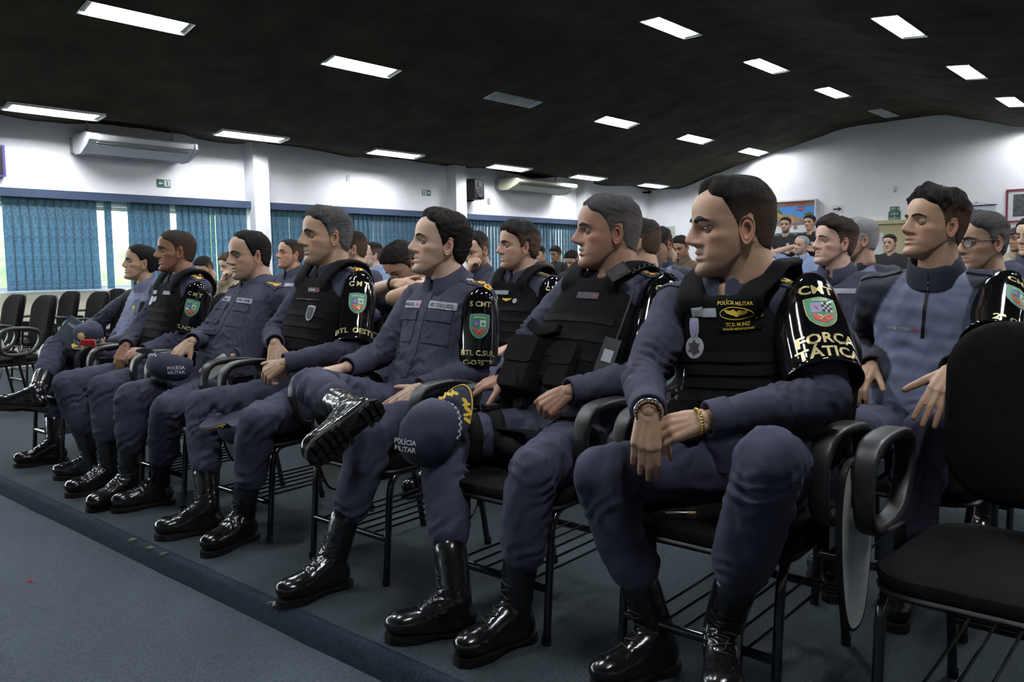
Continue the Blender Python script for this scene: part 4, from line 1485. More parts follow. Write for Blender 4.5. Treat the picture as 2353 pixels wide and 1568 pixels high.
# ------------------------------------------------------------------ ceiling luminaires
M_TUBE = mat('fluorescent_tube', (.95, .97, 1.0), .4, emit=(.93, .97, 1.0), estr=LAMP_STRENGTH)
M_TUBEOFF = mat('dead_fluorescent_tube', (.55, .55, .56), .3)
def lamp_meshes():
    L, W_ = 1.06, .25
    h = MB()
    # tray: open-bottomed, sloped sides
    out = [(-L/2, -W_/2, 0), (L/2, -W_/2, 0), (L/2, W_/2, 0), (-L/2, W_/2, 0)]
    inn = [(-L/2 + .05, -.09, .065), (L/2 - .05, -.09, .065), (L/2 - .05, .09, .065), (-L/2 + .05, .09, .065)]
    lip = [(x*1.01, y*1.05, -.004) for x, y, z in out]; top = [(x, y, .072) for x, y, z in out]
    V = lip + out + inn + top
    F = []
    for a, b in ((0, 4), (4, 8), (12, 0)):
        for i in range(4):
            j = (i+1) % 4
            F.append((a+i, b+i, b+j, a+j))
    F += [(8, 9, 10, 11), (15, 14, 13, 12)]
    h.add(V, F)
    t = MB()
    t.tube([(-L/2 + .07, 0, 0), (L/2 - .07, 0, 0)], .015, 8)
    lv = MB()
    lv.box((-.0015, -.105, -.002), (.0015, .105, .014))
    cap = MB(); cap.box((-.018, -.10, .010), (.018, .10, .058))
    return h.mesh('housing'), t.mesh('tube'), lv.mesh('louver'), cap.mesh('end_cap')
HM, TM, LM, CM = lamp_meshes()
TMoff = TM.copy()
HM.materials.append(M_WPLASTIC); TM.materials.append(M_TUBE); TMoff.materials.append(M_TUBEOFF); LM.materials.append(M_WPLASTIC); CM.materials.append(M_WPLASTIC)
for m_ in (TM, TMoff): shade(m_)
NTH = ['first', 'second', 'third', 'fourth', 'fifth']
ORD = ['nearest', 'second', 'third', 'fourth', 'fifth', 'farthest']
for (rn, y, xs, extra) in ROWS:
    for i, x in enumerate(sorted(list(extra)) + xs):
        seen = x in xs
        off = (y < 0 and x < 4) or x < -1 or (rn.startswith('the second') and x == 7.83) or (rn.endswith('left of the ridge') and x == 14.58)
        xc = lamp_x(x, y)
        k = i - len(extra)
        if seen:
            lab = ('unlit ' if off else 'lit ') + 'fluorescent ceiling light in %s, %s in view' % (rn, ORD[k] if k < len(xs) - 1 else 'farthest')
        else:
            lab = ('unlit' if off else 'lit') + ' ceiling light out of view overhead, %s of %s' % (NTH[len(extra) - 1 - i], rn)
        t = thing('ceiling_light', (xc, y, ceil_z(y) - .006), lab, 'ceiling light', 'fluorescent ceiling lights')
        t.rotation_euler = (ceil_slope(y), 0, 0)
        link('housing', HM, M_WPLASTIC, t, smooth=False)
        for yy in (-.042, .042):
            link('tube', TMoff if off else TM, M_TUBE, t, (0, yy, .031), smooth=False)
        if seen and x < 30:
            for q in range(12):
                link('louver', LM, M_WPLASTIC, t, (-.44 + .08*q, 0, 0), smooth=False)
        for sx in (-.492, .492):
            link('end_cap', CM, M_WPLASTIC, t, (sx, 0, 0), smooth=False)

# ------------------------------------------------------------------ chairs (front towards -X)
M_SEAT = mat('black_chair_fabric', (.0078, .0072, .0066), .92, noise=.3, nscale=60, bump=.5, bscale=800, spec=.06)
M_SHELL = mat('black_chair_plastic', (.008, .008, .009), .45, spec=.3)
M_ARM = mat('black_polyurethane', (.010, .010, .0105), .45, bump=.1, bscale=300)
M_TUBEB = mat('black_enamel_steel', (.008, .008, .009), .16, coat=.4)
M_TABLET = mat('white_laminate', (.66, .65, .64), .35)

def rounded_slab(outline, c, ax, ay, az, th, crown, name, inset=.012):
    """cushion from a 2-D outline; ax, ay in plane, az normal; crown bulges the top"""
    n = len(outline); mb_ = MB()
    cx = sum(p[0] for p in outline)/n; cy = sum(p[1] for p in outline)/n
    rows = []
    for (k, z) in ((.0, -th), (.90, -th), (.985, -th*.8), (1.0, -th*.45), (.985, -th*.12), (.95, 0.0), (.80, crown*.45), (.5, crown*.85), (.25, crown)):
        if k == 0: continue
        rows.append(np.array([np.array(c) + np.array(ax)*(cx + (x-cx)*k) + np.array(ay)*(cy + (y-cy)*k) + np.array(az)*z for x, y in outline]))
    mb_.loft(rows)
    return mb_

def chair_meshes():
    M = {}
    # seat: slightly trapezoid, rounded
    out = []
    for (x, y) in round_rect(.265, .245, .10, 6):
        k = 1.0 - .10*max(0, x)/.265
        out.append((x + .0, y*k))
    b = rounded_slab(out, (-.015, 0, .452), (1, 0, 0), (0, 1, 0), (0, 0, 1), .040, .014, 'seat')
    M['seat'] = b.mesh('seat')
    b2 = rounded_slab([(x*1.0, y*1.0) for x, y in out], (-.015, 0, .418), (1, 0, 0), (0, 1, 0), (0, 0, 1), .022, .0, 'shell')
    M['seat_shell'] = b2.mesh('seat_shell')
    # back: rounded top, tilted, curved around the sitter
    tilt = math.radians(12)
    up = np.array((math.sin(tilt), 0, math.cos(tilt))); nr = np.array((-math.cos(tilt), 0, math.sin(tilt)))
    def back(th0, th1, name, kx=1.0):
        mb_ = MB(); outl = []
        for (y, z) in round_rect(.225, .235, .13, 7):
            wv = y*(1.0 - .08*max(0, -z)/.235)
            outl.append((wv*kx, z*kx))
        rows = []
        n = len(outl)
        for (k, q) in ((.35, th1 + .010), (.7, th1 + .007), (.93, th1), (.99, (th1*.7 + th0*.3)), (1.0, (th0 + th1)/2), (.99, th1*.2 + th0*.8), (.93, th0), (.6, th0), (.3, th0)):
            rows.append(np.array([np.array((.305, 0, .735)) + np.array((0, 1, 0))*y*k + up*z*k + nr*(q + .9*(y*k)**2) for y, z in outl]))
        mb_.loft(rows)
        return mb_.mesh(name)
    M['backrest'] = back(-.008, .034, 'backrest')
    M['back_shell'] = back(-.026, -.008, 'back_shell', 1.01)
    sp_ = MB(); sp_.tube([(.12, 0, .408), (.28, 0, .405), (.325, 0, .43), (.338, 0, .50), (.350, 0, .64)], .022, 10, fl=.4, fdir=(1, 0, 0))
    M['back_bracket'] = sp_.mesh('back_bracket')
    # side frames: inverted U of tube
    for nm, sy in (('side_frame_l', -1), ('side_frame_r', 1)):
        f = MB()
        y0, y1 = sy*.222, sy*.195
        P = [(-.262, y0, .0), (-.245, y0, .20), (-.232, y0, .34), (-.215, y0, .378), (-.180, y0*.98, .398), (-.05, y0*.95, .402), (.10, y1, .402), (.185, y1, .396), (.222, y1, .372), (.238, y1, .33), (.275, y1, .14), (.300, y1, .0)]
        f.tube(smooth_path(P, 3), .0125, 10)
        M[nm] = f.mesh(nm)
    ft = MB(); ft.tube([(0, 0, 0), (0, 0, .03)], .0150, 10); M['foot_cap'] = ft.mesh('foot_cap')
    fb = MB(); fb.tube([(-.250, -.222, .165), (-.250, .222, .165)], .0135, 8, fl=.6, fdir=(1, 0, 0)); M['front_bar'] = fb.mesh('front_bar')
    rb = MB(); rb.tube([(.268, -.195, .175), (.268, .195, .175)], .0135, 8, fl=.6, fdir=(1, 0, 0)); M['rear_bar'] = rb.mesh('rear_bar')
    rod = MB(); rod.tube([(-.250, 0, .178), (-.05, 0, .180), (.268, 0, .186)], .0042, 6); M['basket_rod'] = rod.mesh('basket_rod')
    ub = MB(); ub.box((-.17, -.2, .396), (-.14, .2, .412)); ub.box((.06, -.19, .396), (.09, .19, .412)); M['seat_support'] = ub.mesh('seat_support')
    # arm loop
    P = [(x + .04, z) for x, z in [(-.205, .575), (-.200, .645), (-.165, .692), (-.09, .706), (.02, .702), (.085, .680), (.105, .630), (.085, .560), (.030, .505), (-.06, .488), (-.145, .492), (-.190, .520)]]
    path = smooth_path([(x, 0, z) for x, z in P], 4, True)
    a = MB()
    n = len(path); rings = []
    for i in range(n):
        d = nrm(path[(i+1) % n] - path[i-1]); out_ = np.cross(d, (0, 1, 0))
        sec = round_rect(.024, .014, .010, 3)
        top = 1.0 + .25*max(0, (path[i][2] - .62)/.08)
        rings.append(np.array([path[i] + np.array((0, 1, 0))*u*top + out_*v for u, v in sec]))
    a.loft(rings, closed=True)
    M['armrest'] = a.mesh('armrest')
    br = MB(); br.obox((-.02, 0, .447), (.05, 0, 0), (0, .016, 0), (0, 0, .042)); M['arm_bracket'] = br.mesh('arm_bracket')
    # tablet, folded down outside the right arm (right = +Y for a chair facing -X)
    outl = [(-.10, .18), (-.04, .205), (.04, .19), (.085, .13), (.10, .04), (.085, -.05), (.07, -.12), (.05, -.19), (.01, -.225), (-.05, -.215), (-.09, -.15), (-.115, -.05), (-.125, .08)]
    outl = [(p[0], p[2]) for p in smooth_path([(x, 0, z) for x, z in outl], 3, True)]
    t = MB(); n = len(outl)
    rows = [np.array([(x*k - .03, .0 + yy, z*k + .44) for x, z in outl]) for (k, yy) in ((.5, -.008), (.985, -.008), (1.0, -.004), (1.0, .004), (.985, .008), (.5, .008))]
    t.loft(rows); M['tablet'] = t.mesh('tablet')
    te = MB(); n = len(outl)
    rows = [np.array([(x*k - .03, yy, z*k + .44) for x, z in outl]) for (k, yy) in ((1.000, -.0088), (1.018, -.0075), (1.022, .0), (1.018, .0075), (1.000, .0088))]
    te.loft(rows, cap=False); M['tablet_edge'] = te.mesh('tablet_edge')
    h = MB(); h.obox((-.05, -.03, .625), (.055, 0, 0), (0, .022, 0), (0, 0, .016)); h.obox((-.05, -.014, .585), (.05, 0, 0), (0, .004, 0), (0, 0, .05)); M['hinge'] = h.mesh('hinge')
    sc = MB()
    for zz in (.57, .61): sc.tube([(-.05, -.018, zz), (-.05, -.024, zz)], .006, 8)
    M['screw'] = sc.mesh('screw')
    return M
CH = chair_meshes()
for k in ('seat', 'backrest'): CH[k].materials.append(M_SEAT)
for k in ('seat_shell', 'back_shell', 'foot_cap'): CH[k].materials.append(M_SHELL)
for k in ('back_bracket', 'side_frame_l', 'side_frame_r', 'front_bar', 'rear_bar', 'basket_rod', 'seat_support', 'arm_bracket', 'hinge'): CH[k].materials.append(M_TUBEB)
CH['armrest'].materials.append(M_ARM); CH['tablet'].materials.append(M_TABLET); CH['tablet_edge'].materials.append(M_SHELL); CH['screw'].materials.append(M_STEEL)
for k, me in CH.items():
    if k in ('arm_bracket', 'hinge', 'seat_support'): continue
    sharp(me, 45)

def chair(loc, label, rz=0.0, full=True, group='black upholstered audience chairs', tablet=True):
    t = thing('audience_chair', loc, label, 'chair', group, rz)
    L = lambda nm, me, lc=None: link(nm, CH[me], M_SEAT, t, lc, smooth=False)
    s_ = L('seat', 'seat'); L('seat_shell', 'seat_shell'); L('backrest', 'backrest'); L('back_shell', 'back_shell')
    L('back_bracket', 'back_bracket')
    L('side_frame', 'side_frame_l'); L('side_frame', 'side_frame_r')
    L('front_bar', 'front_bar'); L('rear_bar', 'rear_bar')
    if full:
        L('seat_support', 'seat_support')
        for y in (-.15, -.09, -.03, .03, .09, .15): L('basket_rod', 'basket_rod', (0, y, 0))
        for (x, y) in ((-.262, -.222), (-.262, .222), (.300, -.195), (.300, .195)): L('foot_cap', 'foot_cap', (x, y, 0))
    for sy in (-1, 1):
        L('armrest', 'armrest', (0, sy*.285, 0)); L('arm_bracket', 'arm_bracket', (0, sy*.262, 0))
    if tablet:
        tb = L('tablet', 'tablet', (0, .345, 0))
        link('tablet_edge', CH['tablet_edge'], M_SHELL, tb, smooth=False)
        L('hinge', 'hinge', (0, .345, 0))
        if full: L('screw', 'screw', (0, .345, 0))
    return t
ROWX = 2.112
FRONT = [(5.46, 'the seated woman in a blue-grey pullover'), (4.71, 'the dark-skinned officer with clasped hands'), (3.97, 'the balding officer holding a cap on his knee'), (3.23, 'the grey-haired officer with a CMT BTL OESTE armband'),
         (2.48, 'the young officer with a crossed leg'), (1.74, 'the officer with a radio and chest holster'), (1.03, 'the officer with the FORCA TATICA armband')]
for y, who in FRONT:
    chair((ROWX, y, 0), 'black chair in the front row under ' + who)
chair((2.10, .35, 0), 'empty black chair at the right edge with its white tablet folded down')

# ------------------------------------------------------------------ people of the front row
JOINTS = ['hip', 'neck', 'head', 'fwd'] + [a + b for b in 'LR' for a in ('sh', 'hj', 'el', 'wr', 'kn', 'an', 'to')]
POSES = {
    'm1': [(2.330, 5.460, 0.550), (2.511, 5.420, 1.067), (2.466, 5.420, 1.205), (-1.000, 0.000, 0.000), (2.506, 5.235, 0.987), (2.300, 5.370, 0.550), (2.400, 5.200, 0.745), (2.130, 5.200, 0.700), (1.930, 5.420, 0.700), (1.713, 5.136, 0.460), (-1.000, 0.000, 0.000), (2.506, 5.605, 0.987), (2.300, 5.550, 0.550), (2.280, 5.740, 0.800), (2.060, 5.580, 0.720), (1.930, 5.500, 0.560), (1.860, 5.340, 0.105), (-0.941, 0.339, 0.000)],
    'm2': [(2.250, 4.710, 0.550), (2.397, 4.700, 1.123), (2.352, 4.700, 1.261), (-1.000, 0.000, 0.000), (2.392, 4.515, 1.043), (2.220, 4.620, 0.550), (2.323, 4.559, 0.765), (2.066, 4.555, 0.704), (1.800, 4.460, 0.540), (1.800, 4.430, 0.105), (-0.997, 0.073, 0.000), (2.392, 4.885, 1.043), (2.220, 4.800, 0.550), (2.232, 4.942, 0.808), (2.060, 4.758, 0.726), (1.750, 4.810, 0.540), (1.850, 4.760, 0.105), (-0.713, 0.701, 0.000)],
    'm3': [(2.210, 3.970, 0.550), (2.421, 3.950, 1.080), (2.376, 3.950, 1.218), (-1.000, 0.000, 0.000), (2.416, 3.765, 1.000), (2.180, 3.880, 0.550), (2.427, 3.928, 0.760), (2.187, 3.826, 0.710), (1.770, 3.700, 0.510), (1.830, 3.930, 0.105), (-0.971, 0.241, 0.000), (2.416, 4.135, 1.000), (2.180, 4.060, 0.550), (2.206, 4.101, 0.804), (2.017, 3.915, 0.792), (1.750, 4.020, 0.540), (1.750, 4.080, 0.125), (-0.989, -0.148, 0.000)],
    'm4': [(2.220, 3.230, 0.550), (2.377, 3.210, 1.149), (2.332, 3.210, 1.287), (-1.000, 0.000, 0.000), (2.372, 3.025, 1.069), (2.190, 3.140, 0.550), (2.270, 2.950, 0.780), (1.980, 3.050, 0.740), (1.780, 2.950, 0.530), (1.790, 3.100, 0.105), (-0.969, -0.247, 0.000), (2.372, 3.395, 1.069), (2.190, 3.320, 0.550), (2.200, 3.470, 0.820), (2.063, 3.244, 0.809), (1.820, 3.470, 0.540), (1.760, 3.330, 0.105), (-0.909, 0.416, 0.000)],
    'm5': [(2.240, 2.480, 0.550), (2.400, 2.470, 1.090), (2.355, 2.470, 1.228), (-1.000, 0.000, 0.000), (2.395, 2.285, 1.010), (2.210, 2.390, 0.550), (2.356, 2.275, 0.723), (2.100, 2.329, 0.678), (1.840, 2.290, 0.560), (1.710, 2.370, 0.105), (-0.999, 0.056, 0.000), (2.395, 2.655, 1.010), (2.210, 2.570, 0.550), (2.233, 2.708, 0.775), (1.982, 2.626, 0.750), (1.802, 2.595, 0.699), (1.678, 2.184, 0.671), (-1.000, 0.000, 0.000)],
    'm6': [(2.250, 1.740, 0.550), (2.513, 1.720, 1.110), (2.468, 1.720, 1.248), (-1.000, 0.000, 0.000), (2.508, 1.525, 1.030), (2.220, 1.650, 0.550), (2.320, 1.460, 0.765), (2.050, 1.580, 0.735), (1.800, 1.520, 0.540), (1.800, 1.590, 0.105), (-0.988, 0.157, 0.000), (2.508, 1.915, 1.030), (2.220, 1.830, 0.550), (2.366, 2.046, 0.814), (2.143, 1.922, 0.745), (1.880, 1.990, 0.560), (1.730, 1.770, 0.105), (-0.788, 0.616, 0.000)],
    'm7': [(2.160, 1.030, 0.550), (2.157, 1.060, 1.087), (2.112, 1.060, 1.224), (-1.000, 0.000, 0.000), (2.152, 0.865, 1.006), (2.130, 0.940, 0.550), (2.000, 0.750, 0.800), (1.776, 0.950, 0.755), (1.730, 0.770, 0.690), (1.860, 0.950, 0.200), (-1.000, 0.000, 0.000), (2.152, 1.255, 1.006), (2.130, 1.120, 0.550), (1.935, 1.230, 0.816), (1.721, 1.080, 0.770), (1.800, 1.280, 0.570), (1.900, 1.160, 0.115), (-0.951, 0.308, 0.000)],
    'm8': [(3.020, 0.800, 0.550), (3.009, 0.770, 1.103), (2.964, 0.770, 1.241), (-1.000, 0.000, 0.000), (3.004, 0.585, 1.023), (2.990, 0.710, 0.550), (2.761, 0.554, 0.868), (2.501, 0.588, 0.827), (2.600, 0.680, 0.620), (2.640, 0.760, 0.105), (0.970, 0.245, 0.000), (3.004, 0.955, 1.023), (2.990, 0.890, 0.550), (3.173, 1.053, 0.809), (2.934, 0.946, 0.766), (2.600, 0.860, 0.600), (2.740, 1.000, 0.105), (0.842, 0.539, 0.000)],
}
POSES = {k: dict(zip(JOINTS, v)) for k, v in POSES.items()}

UP = np.array((0, 0, 1.0))
def H(d, n, curl=(.3, .3, .3, .35), spread=.06, thumb=(.7, .2, .15), size=1.0):
    return dict(d=d, n=n, curl=curl, spread=spread, thumb=thumb, size=size)
BLK = (.012, .010, .009)

# --- woman with crossed legs, far left
F1 = Fig(POSES['m1'], dict(label='seated woman in a blue-grey pullover with crossed legs, holding a cap', build=.93, arm=.88, leg=.96, look=(-15, 8, 0), slouch=.06, seed=11, belly=.02, headscale=1.0))
F1.shirt(M_POLO, 'pullover', m_sleeve=M_DNAVY); F1.collar(mat('slate_blue_collar', (.13, .15, .235), .75, bump=.2, bscale=900), 'stand', .1)
F1.trousers(M_PANT)
F1.boot('L', (-.75, .65, .02), (.25, .15, .95)); F1.boot('R', F1.J['toR'])
P1 = dict(skin=(.40, .25, .17), hair=(.012, .010, .010), stubble=0, front=.080, temple=.060, burn=.01, top=.007, side=.006, edge=.012, fade=.95, rough=.05, nose=.82, jaw=.93, brow=.3, browt=.7, neck=.052, lips=1.1, lipc=(.85, .5, .5), nape=-.04, seed=3)
F1.body(P1, (H((-.72, .68, .10), (-.45, -.65, -.35), (.35, .35, .35, .4), .05, (.9, .1, .2), .93), H((-.8, .3, -.2), (0, 0, 1), (.5, .5, .5, .5), size=.93)))
b = MB(); b.ellipsoid(F1.hp(-.118, 0, .004), np.array(F1.hframe[1])*.036, np.array(F1.hframe[2])*.044, np.array(F1.hframe[3])*.042, 18, 12)
me = b.mesh(); V = coords(me); setcol(me, np.tile((.012, .010, .010), (len(V), 1))); F1.put('hair_bun', me, M_HAIR)
b = MB(); b.ellipsoid(F1.hp(-.012, .083, -.042), (.005, 0, 0), (0, .005, 0), (0, 0, .005), 8, 6); F1.putmb('earring', b, M_STEEL, None, True)
F1.badge(.68, .06, [(x*1.0, y) for x, y in star_pts(5, .016, .008)], M_GOLDT)

# --- dark-skinned officer with vest, clasped hands
F2 = Fig(POSES['m2'], dict(label='seated dark-skinned officer in a black vest with clasped hands and CMT BTL NORTE armband', look=(-21, 3, 0), headscale=1.06, seed=12, belly=.01))
F2.shirt(M_NAVY); F2.collar(M_NAVY); F2.trousers(M_PANT)
F2.boot('L', F2.J['toL']); F2.boot('R', F2.J['toR'])
F2.body(dict(skin=(.235, .118, .070), hair=(.030, .022, .018), stubble=.12, front=.074, temple=.056, top=.003, side=.0015, sidec=.55, edge=.012, fade=.75, scalp=.9, soft=.9, rough=.06, nose=1.02, nosew=1.1, lips=1.15, seed=7, wide=.97),
        (H((-.65, .72, -.20), (-.35, -.5, .75), (.75, .8, .8, .8)), H((-.55, -.15, -.75), (-.65, -.5, .5), (.6, .6, .6, .6))))
F2.vest(5); F2.epaulette(3); F2.armband([('C M T', .12, .022), ('BTL NORTE', .80, .022)], 'a', (.75, .65))
F2.tape(.80, .075, .06, .022, None, M_TAPE, F2.vest_bvh, F2.vest_obj); F2.tape(.80, -.075, .06, .022, None, M_TAPE, F2.vest_bvh, F2.vest_obj)
F2.badge(.70, -.085, disc_pts(.028), M_SILVER, F2.vest_bvh, F2.vest_obj); F2.badge(.72, -.035, disc_pts(.016), M_SILVER, F2.vest_bvh, F2.vest_obj)

# --- balding officer holding a cap
F3 = Fig(POSES['m3'], dict(label='seated balding officer in navy shirt with grey name tapes, cap held on his knee', look=(-11, -2, 0), headscale=1.07, seed=13, belly=.035, build=1.03))
F3.shirt(M_NAVY); F3.collar(M_NAVY); F3.trousers(M_PANT); F3.placket()
F3.boot('L', F3.J['toL']); F3.boot('R', F3.J['toR'], (-.1, -.25, .95))
F3.body(dict(skin=(.42, .265, .185), hair=BLK, stubble=.42, front=.094, peak=-.002, temple=.082, top=.008, side=.005, edge=.010, fade=.9, fat=.45, nose=1.05, brow=1.3, browt=1.35, neck=.064, seed=8, wide=1.02),
        (H((-.7, .5, -.5), (-.35, -.5, .75), (.3, .3, .35, .4)), H((-.78, .25, -.58), (-.35, -.45, .8), (.28, .30, .34, .40), .12, (.8, .4, .3))))
F3.pocket(.60, .095, .105, .12); F3.pocket(.60, -.095, .105, .12)
F3.tape(.775, .095, .115, .026, 'PM AM', M_TAPE); F3.tape(.775, -.095, .11, .026, 'PM', M_TAPE, extra='A+')
F3.epaulette(3); F3.epaulette(3, 'R')

# --- grey-haired officer, CMT BTL OESTE
F4 = Fig(POSES['m4'], dict(label='seated grey-haired officer in a black vest with CMT BTL OESTE armband', look=(-18, 3, 0), headscale=1.13, seed=14, belly=.02, build=1.03))
F4.shirt(M_NAVY); F4.collar(M_DNAVY); F4.trousers(M_PANT)
F4.boot('L', F4.J['toL']); F4.boot('R', F4.J['toR'])
F4.body(dict(skin=(.40, .255, .170), hair=(.018, .017, .017), stubble=.32, front=.078, temple=.064, top=.010, side=.005, quiff=.004, edge=.016, fade=.85, fat=.30, nose=1.08, hook=.002, grey=.26, neck=.064, brow=1.2, browt=1.25, seed=9, wide=1.02, rough=.3),
        (H((-.62, .62, -.45), (-.5, -.5, .65), (.85, .9, .9, .9)), H((-.35, -.45, -.75), (-.75, -.35, .5), (.5, .5, .5, .5))))
F4.vest(5); F4.epaulette(3, first=M_SILVER)
F4.armband([('C M T', .10, .024), ('BTL  OESTE', .80, .024)], 'a', (.78, .6))
F4.tape(.80, .055, .075, .024, 'PM', M_TAPEK, F4.vest_bvh, F4.vest_obj, ink=M_SILVER, extra='A+')
F4.badge(.60, .075, shield_pts(.050, .072), M_SILVER, F4.vest_bvh, F4.vest_obj); F4.badge(.60, .075, shield_pts(.038, .058), M_TAPEK, F4.vest_bvh, F4.vest_obj, .0055)
b = MB(); p, n, up = F4.on_chest(.715, .03); rt = np.cross(up, n)
F4.putmb('vest_zip', decal_rect(F4.vest_bvh, p, n, up, .16, .006, .005, 10, 1), M_STEEL, F4.vest_obj)

# --- young officer with ankle on knee
F5 = Fig(POSES['m5'], dict(label='seated young officer in navy shirt with name tapes, right ankle crossed over his knee', look=(-29, 9, 0), headscale=1.14, seed=15, belly=.01, wrinkle=.003))
F5.shirt(M_NAVY); F5.collar(M_NAVY, size=1.08); F5.trousers(M_PANT); F5.placket()
F5.boot('L', F5.J['toL']); F5.boot('R', (-.80, .25, -.55), (.28, .95, .12), tread=True)
F5.body(dict(skin=(.52, .345, .255), hair=(.013, .010, .009), stubble=.22, front=.084, peak=.004, temple=.074, top=.013, side=.008, quiff=.005, edge=.012, fade=.9, nose=1.0, jaw=.98, lips=.95, seed=10, rough=.10, brow=.9),
        (H((-.62, .58, -.45), (-.40, -.42, .82), (.12, .12, .14, .18), .10, (.9, .15, .1)), H((-.66, .74, -.10), (-.05, -.15, .98), (.14, .14, .16, .2), .05, (.55, .3, .1))))
F5.pocket(.585, .095, .115, .13); F5.pocket(.585, -.095, .115, .13)
F5.tape(.775, .098, .135, .030, 'BTL C.SUL/C.OESTE', M_TAPE, tilt=-.04); F5.tape(.775, -.098, .125, .030, 'BRIDI', M_TAPE, extra='A+')
F5.epaulette(4, first=M_SILVER); F5.armband([('S CMT', .10, .021), ('BTL C.SUL', .76, .021), ('C-OESTE', .89, .021)], 'a', (.70, .70))

# --- officer with radio, chest holster and cap on the knee
F6 = Fig(POSES['m6'], dict(label='seated officer in a black vest with shoulder radio, chest holster and cap on his knee', look=(-41, 3, 0), headscale=1.13, seed=16, belly=.03, build=1.05, arm=1.04))
F6.shirt(M_NAVY); F6.collar(M_DNAVY); F6.trousers(M_PANT)
F6.boot('L', F6.J['toL']); F6.boot('R', F6.J['toR'])
F6.body(dict(skin=(.335, .185, .125), hair=(.022, .020, .020), stubble=.22, front=.078, temple=.060, top=.007, side=.003, sidec=.6, edge=.012, fade=.8, scalp=1.0, grey=.20, fat=.35, nose=1.08, neck=.068, brow=1.25, lips=1.0, seed=21, wide=1.04, jaw=1.05, rough=.2),
        (H((-.62, .58, -.50), (-.40, -.62, .68), (1.15, 1.2, 1.2, 1.2), .02, (.5, .5, .6)), H((-.66, .70, -.22), (-.15, -.25, .95), (.28, .30, .32, .38), .09, (.9, .35, .2))))
F6.vest(4); F6.epaulette(2); F6.armband([('C M T', .12, .025), ('BTL', .80, .027)], 'a', (.72, .68), r=(.083, .088, .086))
F6.tape(.765, .02, .090, .024, None, M_TAPEK, F6.vest_bvh, F6.vest_obj)
p, n, up = F6.on_chest(.765, .055); F6.putmb('lettering', decal_text(F6.vest_bvh, p, n, up, 'A+', .012, .0055), M_RED, F6.vest_obj)
# pouches, pistol in a chest holster, radio, microphone
p, up, l, fr = F6.spine(.22)
def pouch(fig, name, c, l, up, fr, w, h, d, m, flap=True, parent=None):
    mb_ = MB(); rows = []
    for (k, q) in ((.90, 0), (1.0, .15), (1.0, .8), (.90, 1.0)):
        rows.append(np.array([c + l*x*k + up*y*k + fr*d*q for x, y in round_rect(w/2, h/2, min(w, h)*.18, 4)]))
    mb_.loft(rows)
    o = fig.putmb(name, mb_, m, parent, ang=50)
    if flap:
        f_ = MB(); rows = []
        for (k, q) in ((1.02, .1), (1.04, .9), (1.0, 1.06)):
            rows.append(np.array([c + up*h*.26 + l*x*k + up*y*k + fr*d*q for x, y in round_rect(w/2, h*.25, min(w, h)*.14, 3)]))
        f_.loft(rows); fig.putmb('flap', f_, m, o, ang=50)
    return o
pouch(F6, 'holster_pouch', p + fr*.16 - l*.105 + up*.005, l, up, nrm(fr - l*.35), .125, .20, .085, M_BLACKCLOTH)
pouch(F6, 'magazine_pouch', p + fr*.165 + l*.035 + up*.02, l, up, fr, .095, .165, .055, M_BLACKCLOTH)
pouch(F6, 'radio_pouch', p + fr*.13 + l*.155 + up*.01, nrm(l - fr*.6), up, nrm(fr + l*.6), .066, .13, .045, M_WEB, False)
g = MB(); q = p + fr*.225 - l*.06 + up*.135
g.obox(q, nrm(l*.9 + up*.25)*.050, fr*.014, up*.020); g.obox(q - l*.055 + up*.012 - up*.004, nrm(up*.5 - l*.8)*.040, fr*.015, nrm(l*.5 + up*.8)*.019)
me = g.mesh(); me = remesh(g, .005, 2); bpy.data.meshes.remove(g.mesh()); F6.put('pistol_grip', me, M_BLACKCLOTH)
g = MB(); q = p + fr*.165 + l*.175 + up*.085; g.obox(q, nrm(l - fr*.6)*.028, nrm(fr + l*.6)*.018, up*.065); ro = F6.putmb('radio', g, M_BLACK)
g = MB(); g.capsule(q + up*.06 + l*.012, .005, q + up*.26 + l*.012, .004, 8); F6.putmb('antenna', g, M_BLACK, ro, True)
g = MB(); g.obox(q + nrm(fr + l*.6)*.019 + up*.0, nrm(l - fr*.6)*.016, nrm(fr + l*.6)*.002, up*.022); F6.putmb('radio_label', g, M_TAPE, ro)
p2, up2, l2, fr2 = F6.spine(.90)
mc = p2 + fr2*.150 + l2*.128 + up2*.012
g = MB(); nn = nrm(fr2*.8 + l2*.25 + up2*.35); ax = nrm(l2*.7 + up2*.8 - nn*(nn @ (l2*.7 + up2*.8)))
g.obox(mc, ax*.036, np.cross(nn, ax)*.028, nn*.016); mo = F6.putmb('shoulder_microphone', g, M_BLACK)
for k in range(6):
    g = MB(); g.obox(mc + nn*.017 + ax*(-.004 + .006*k), ax*.0015, np.cross(nn, ax)*.020, nn*.001); F6.putmb('grille_slot', g, M_TAPEK, mo)
g = MB(); hp_ = []
cc = smooth_path([mc + l2*.03, F6.J['shL'] + UP*.10 + F6.f*.05, F6.J['shL'] + F6.l*.10 + UP*.03 + F6.f*.03, F6.J['shL'] + F6.l*.11 - UP*.10 - F6.f*.02], 24)
for i, q_ in enumerate(cc):
    a = i*1.5; hp_.append(q_ + np.array((math.cos(a), math.sin(a), math.sin(a + 1)))*.007)
g.tube(hp_, .0028, 5); F6.putmb('coiled_cord', g, M_BLACK, mo, True)
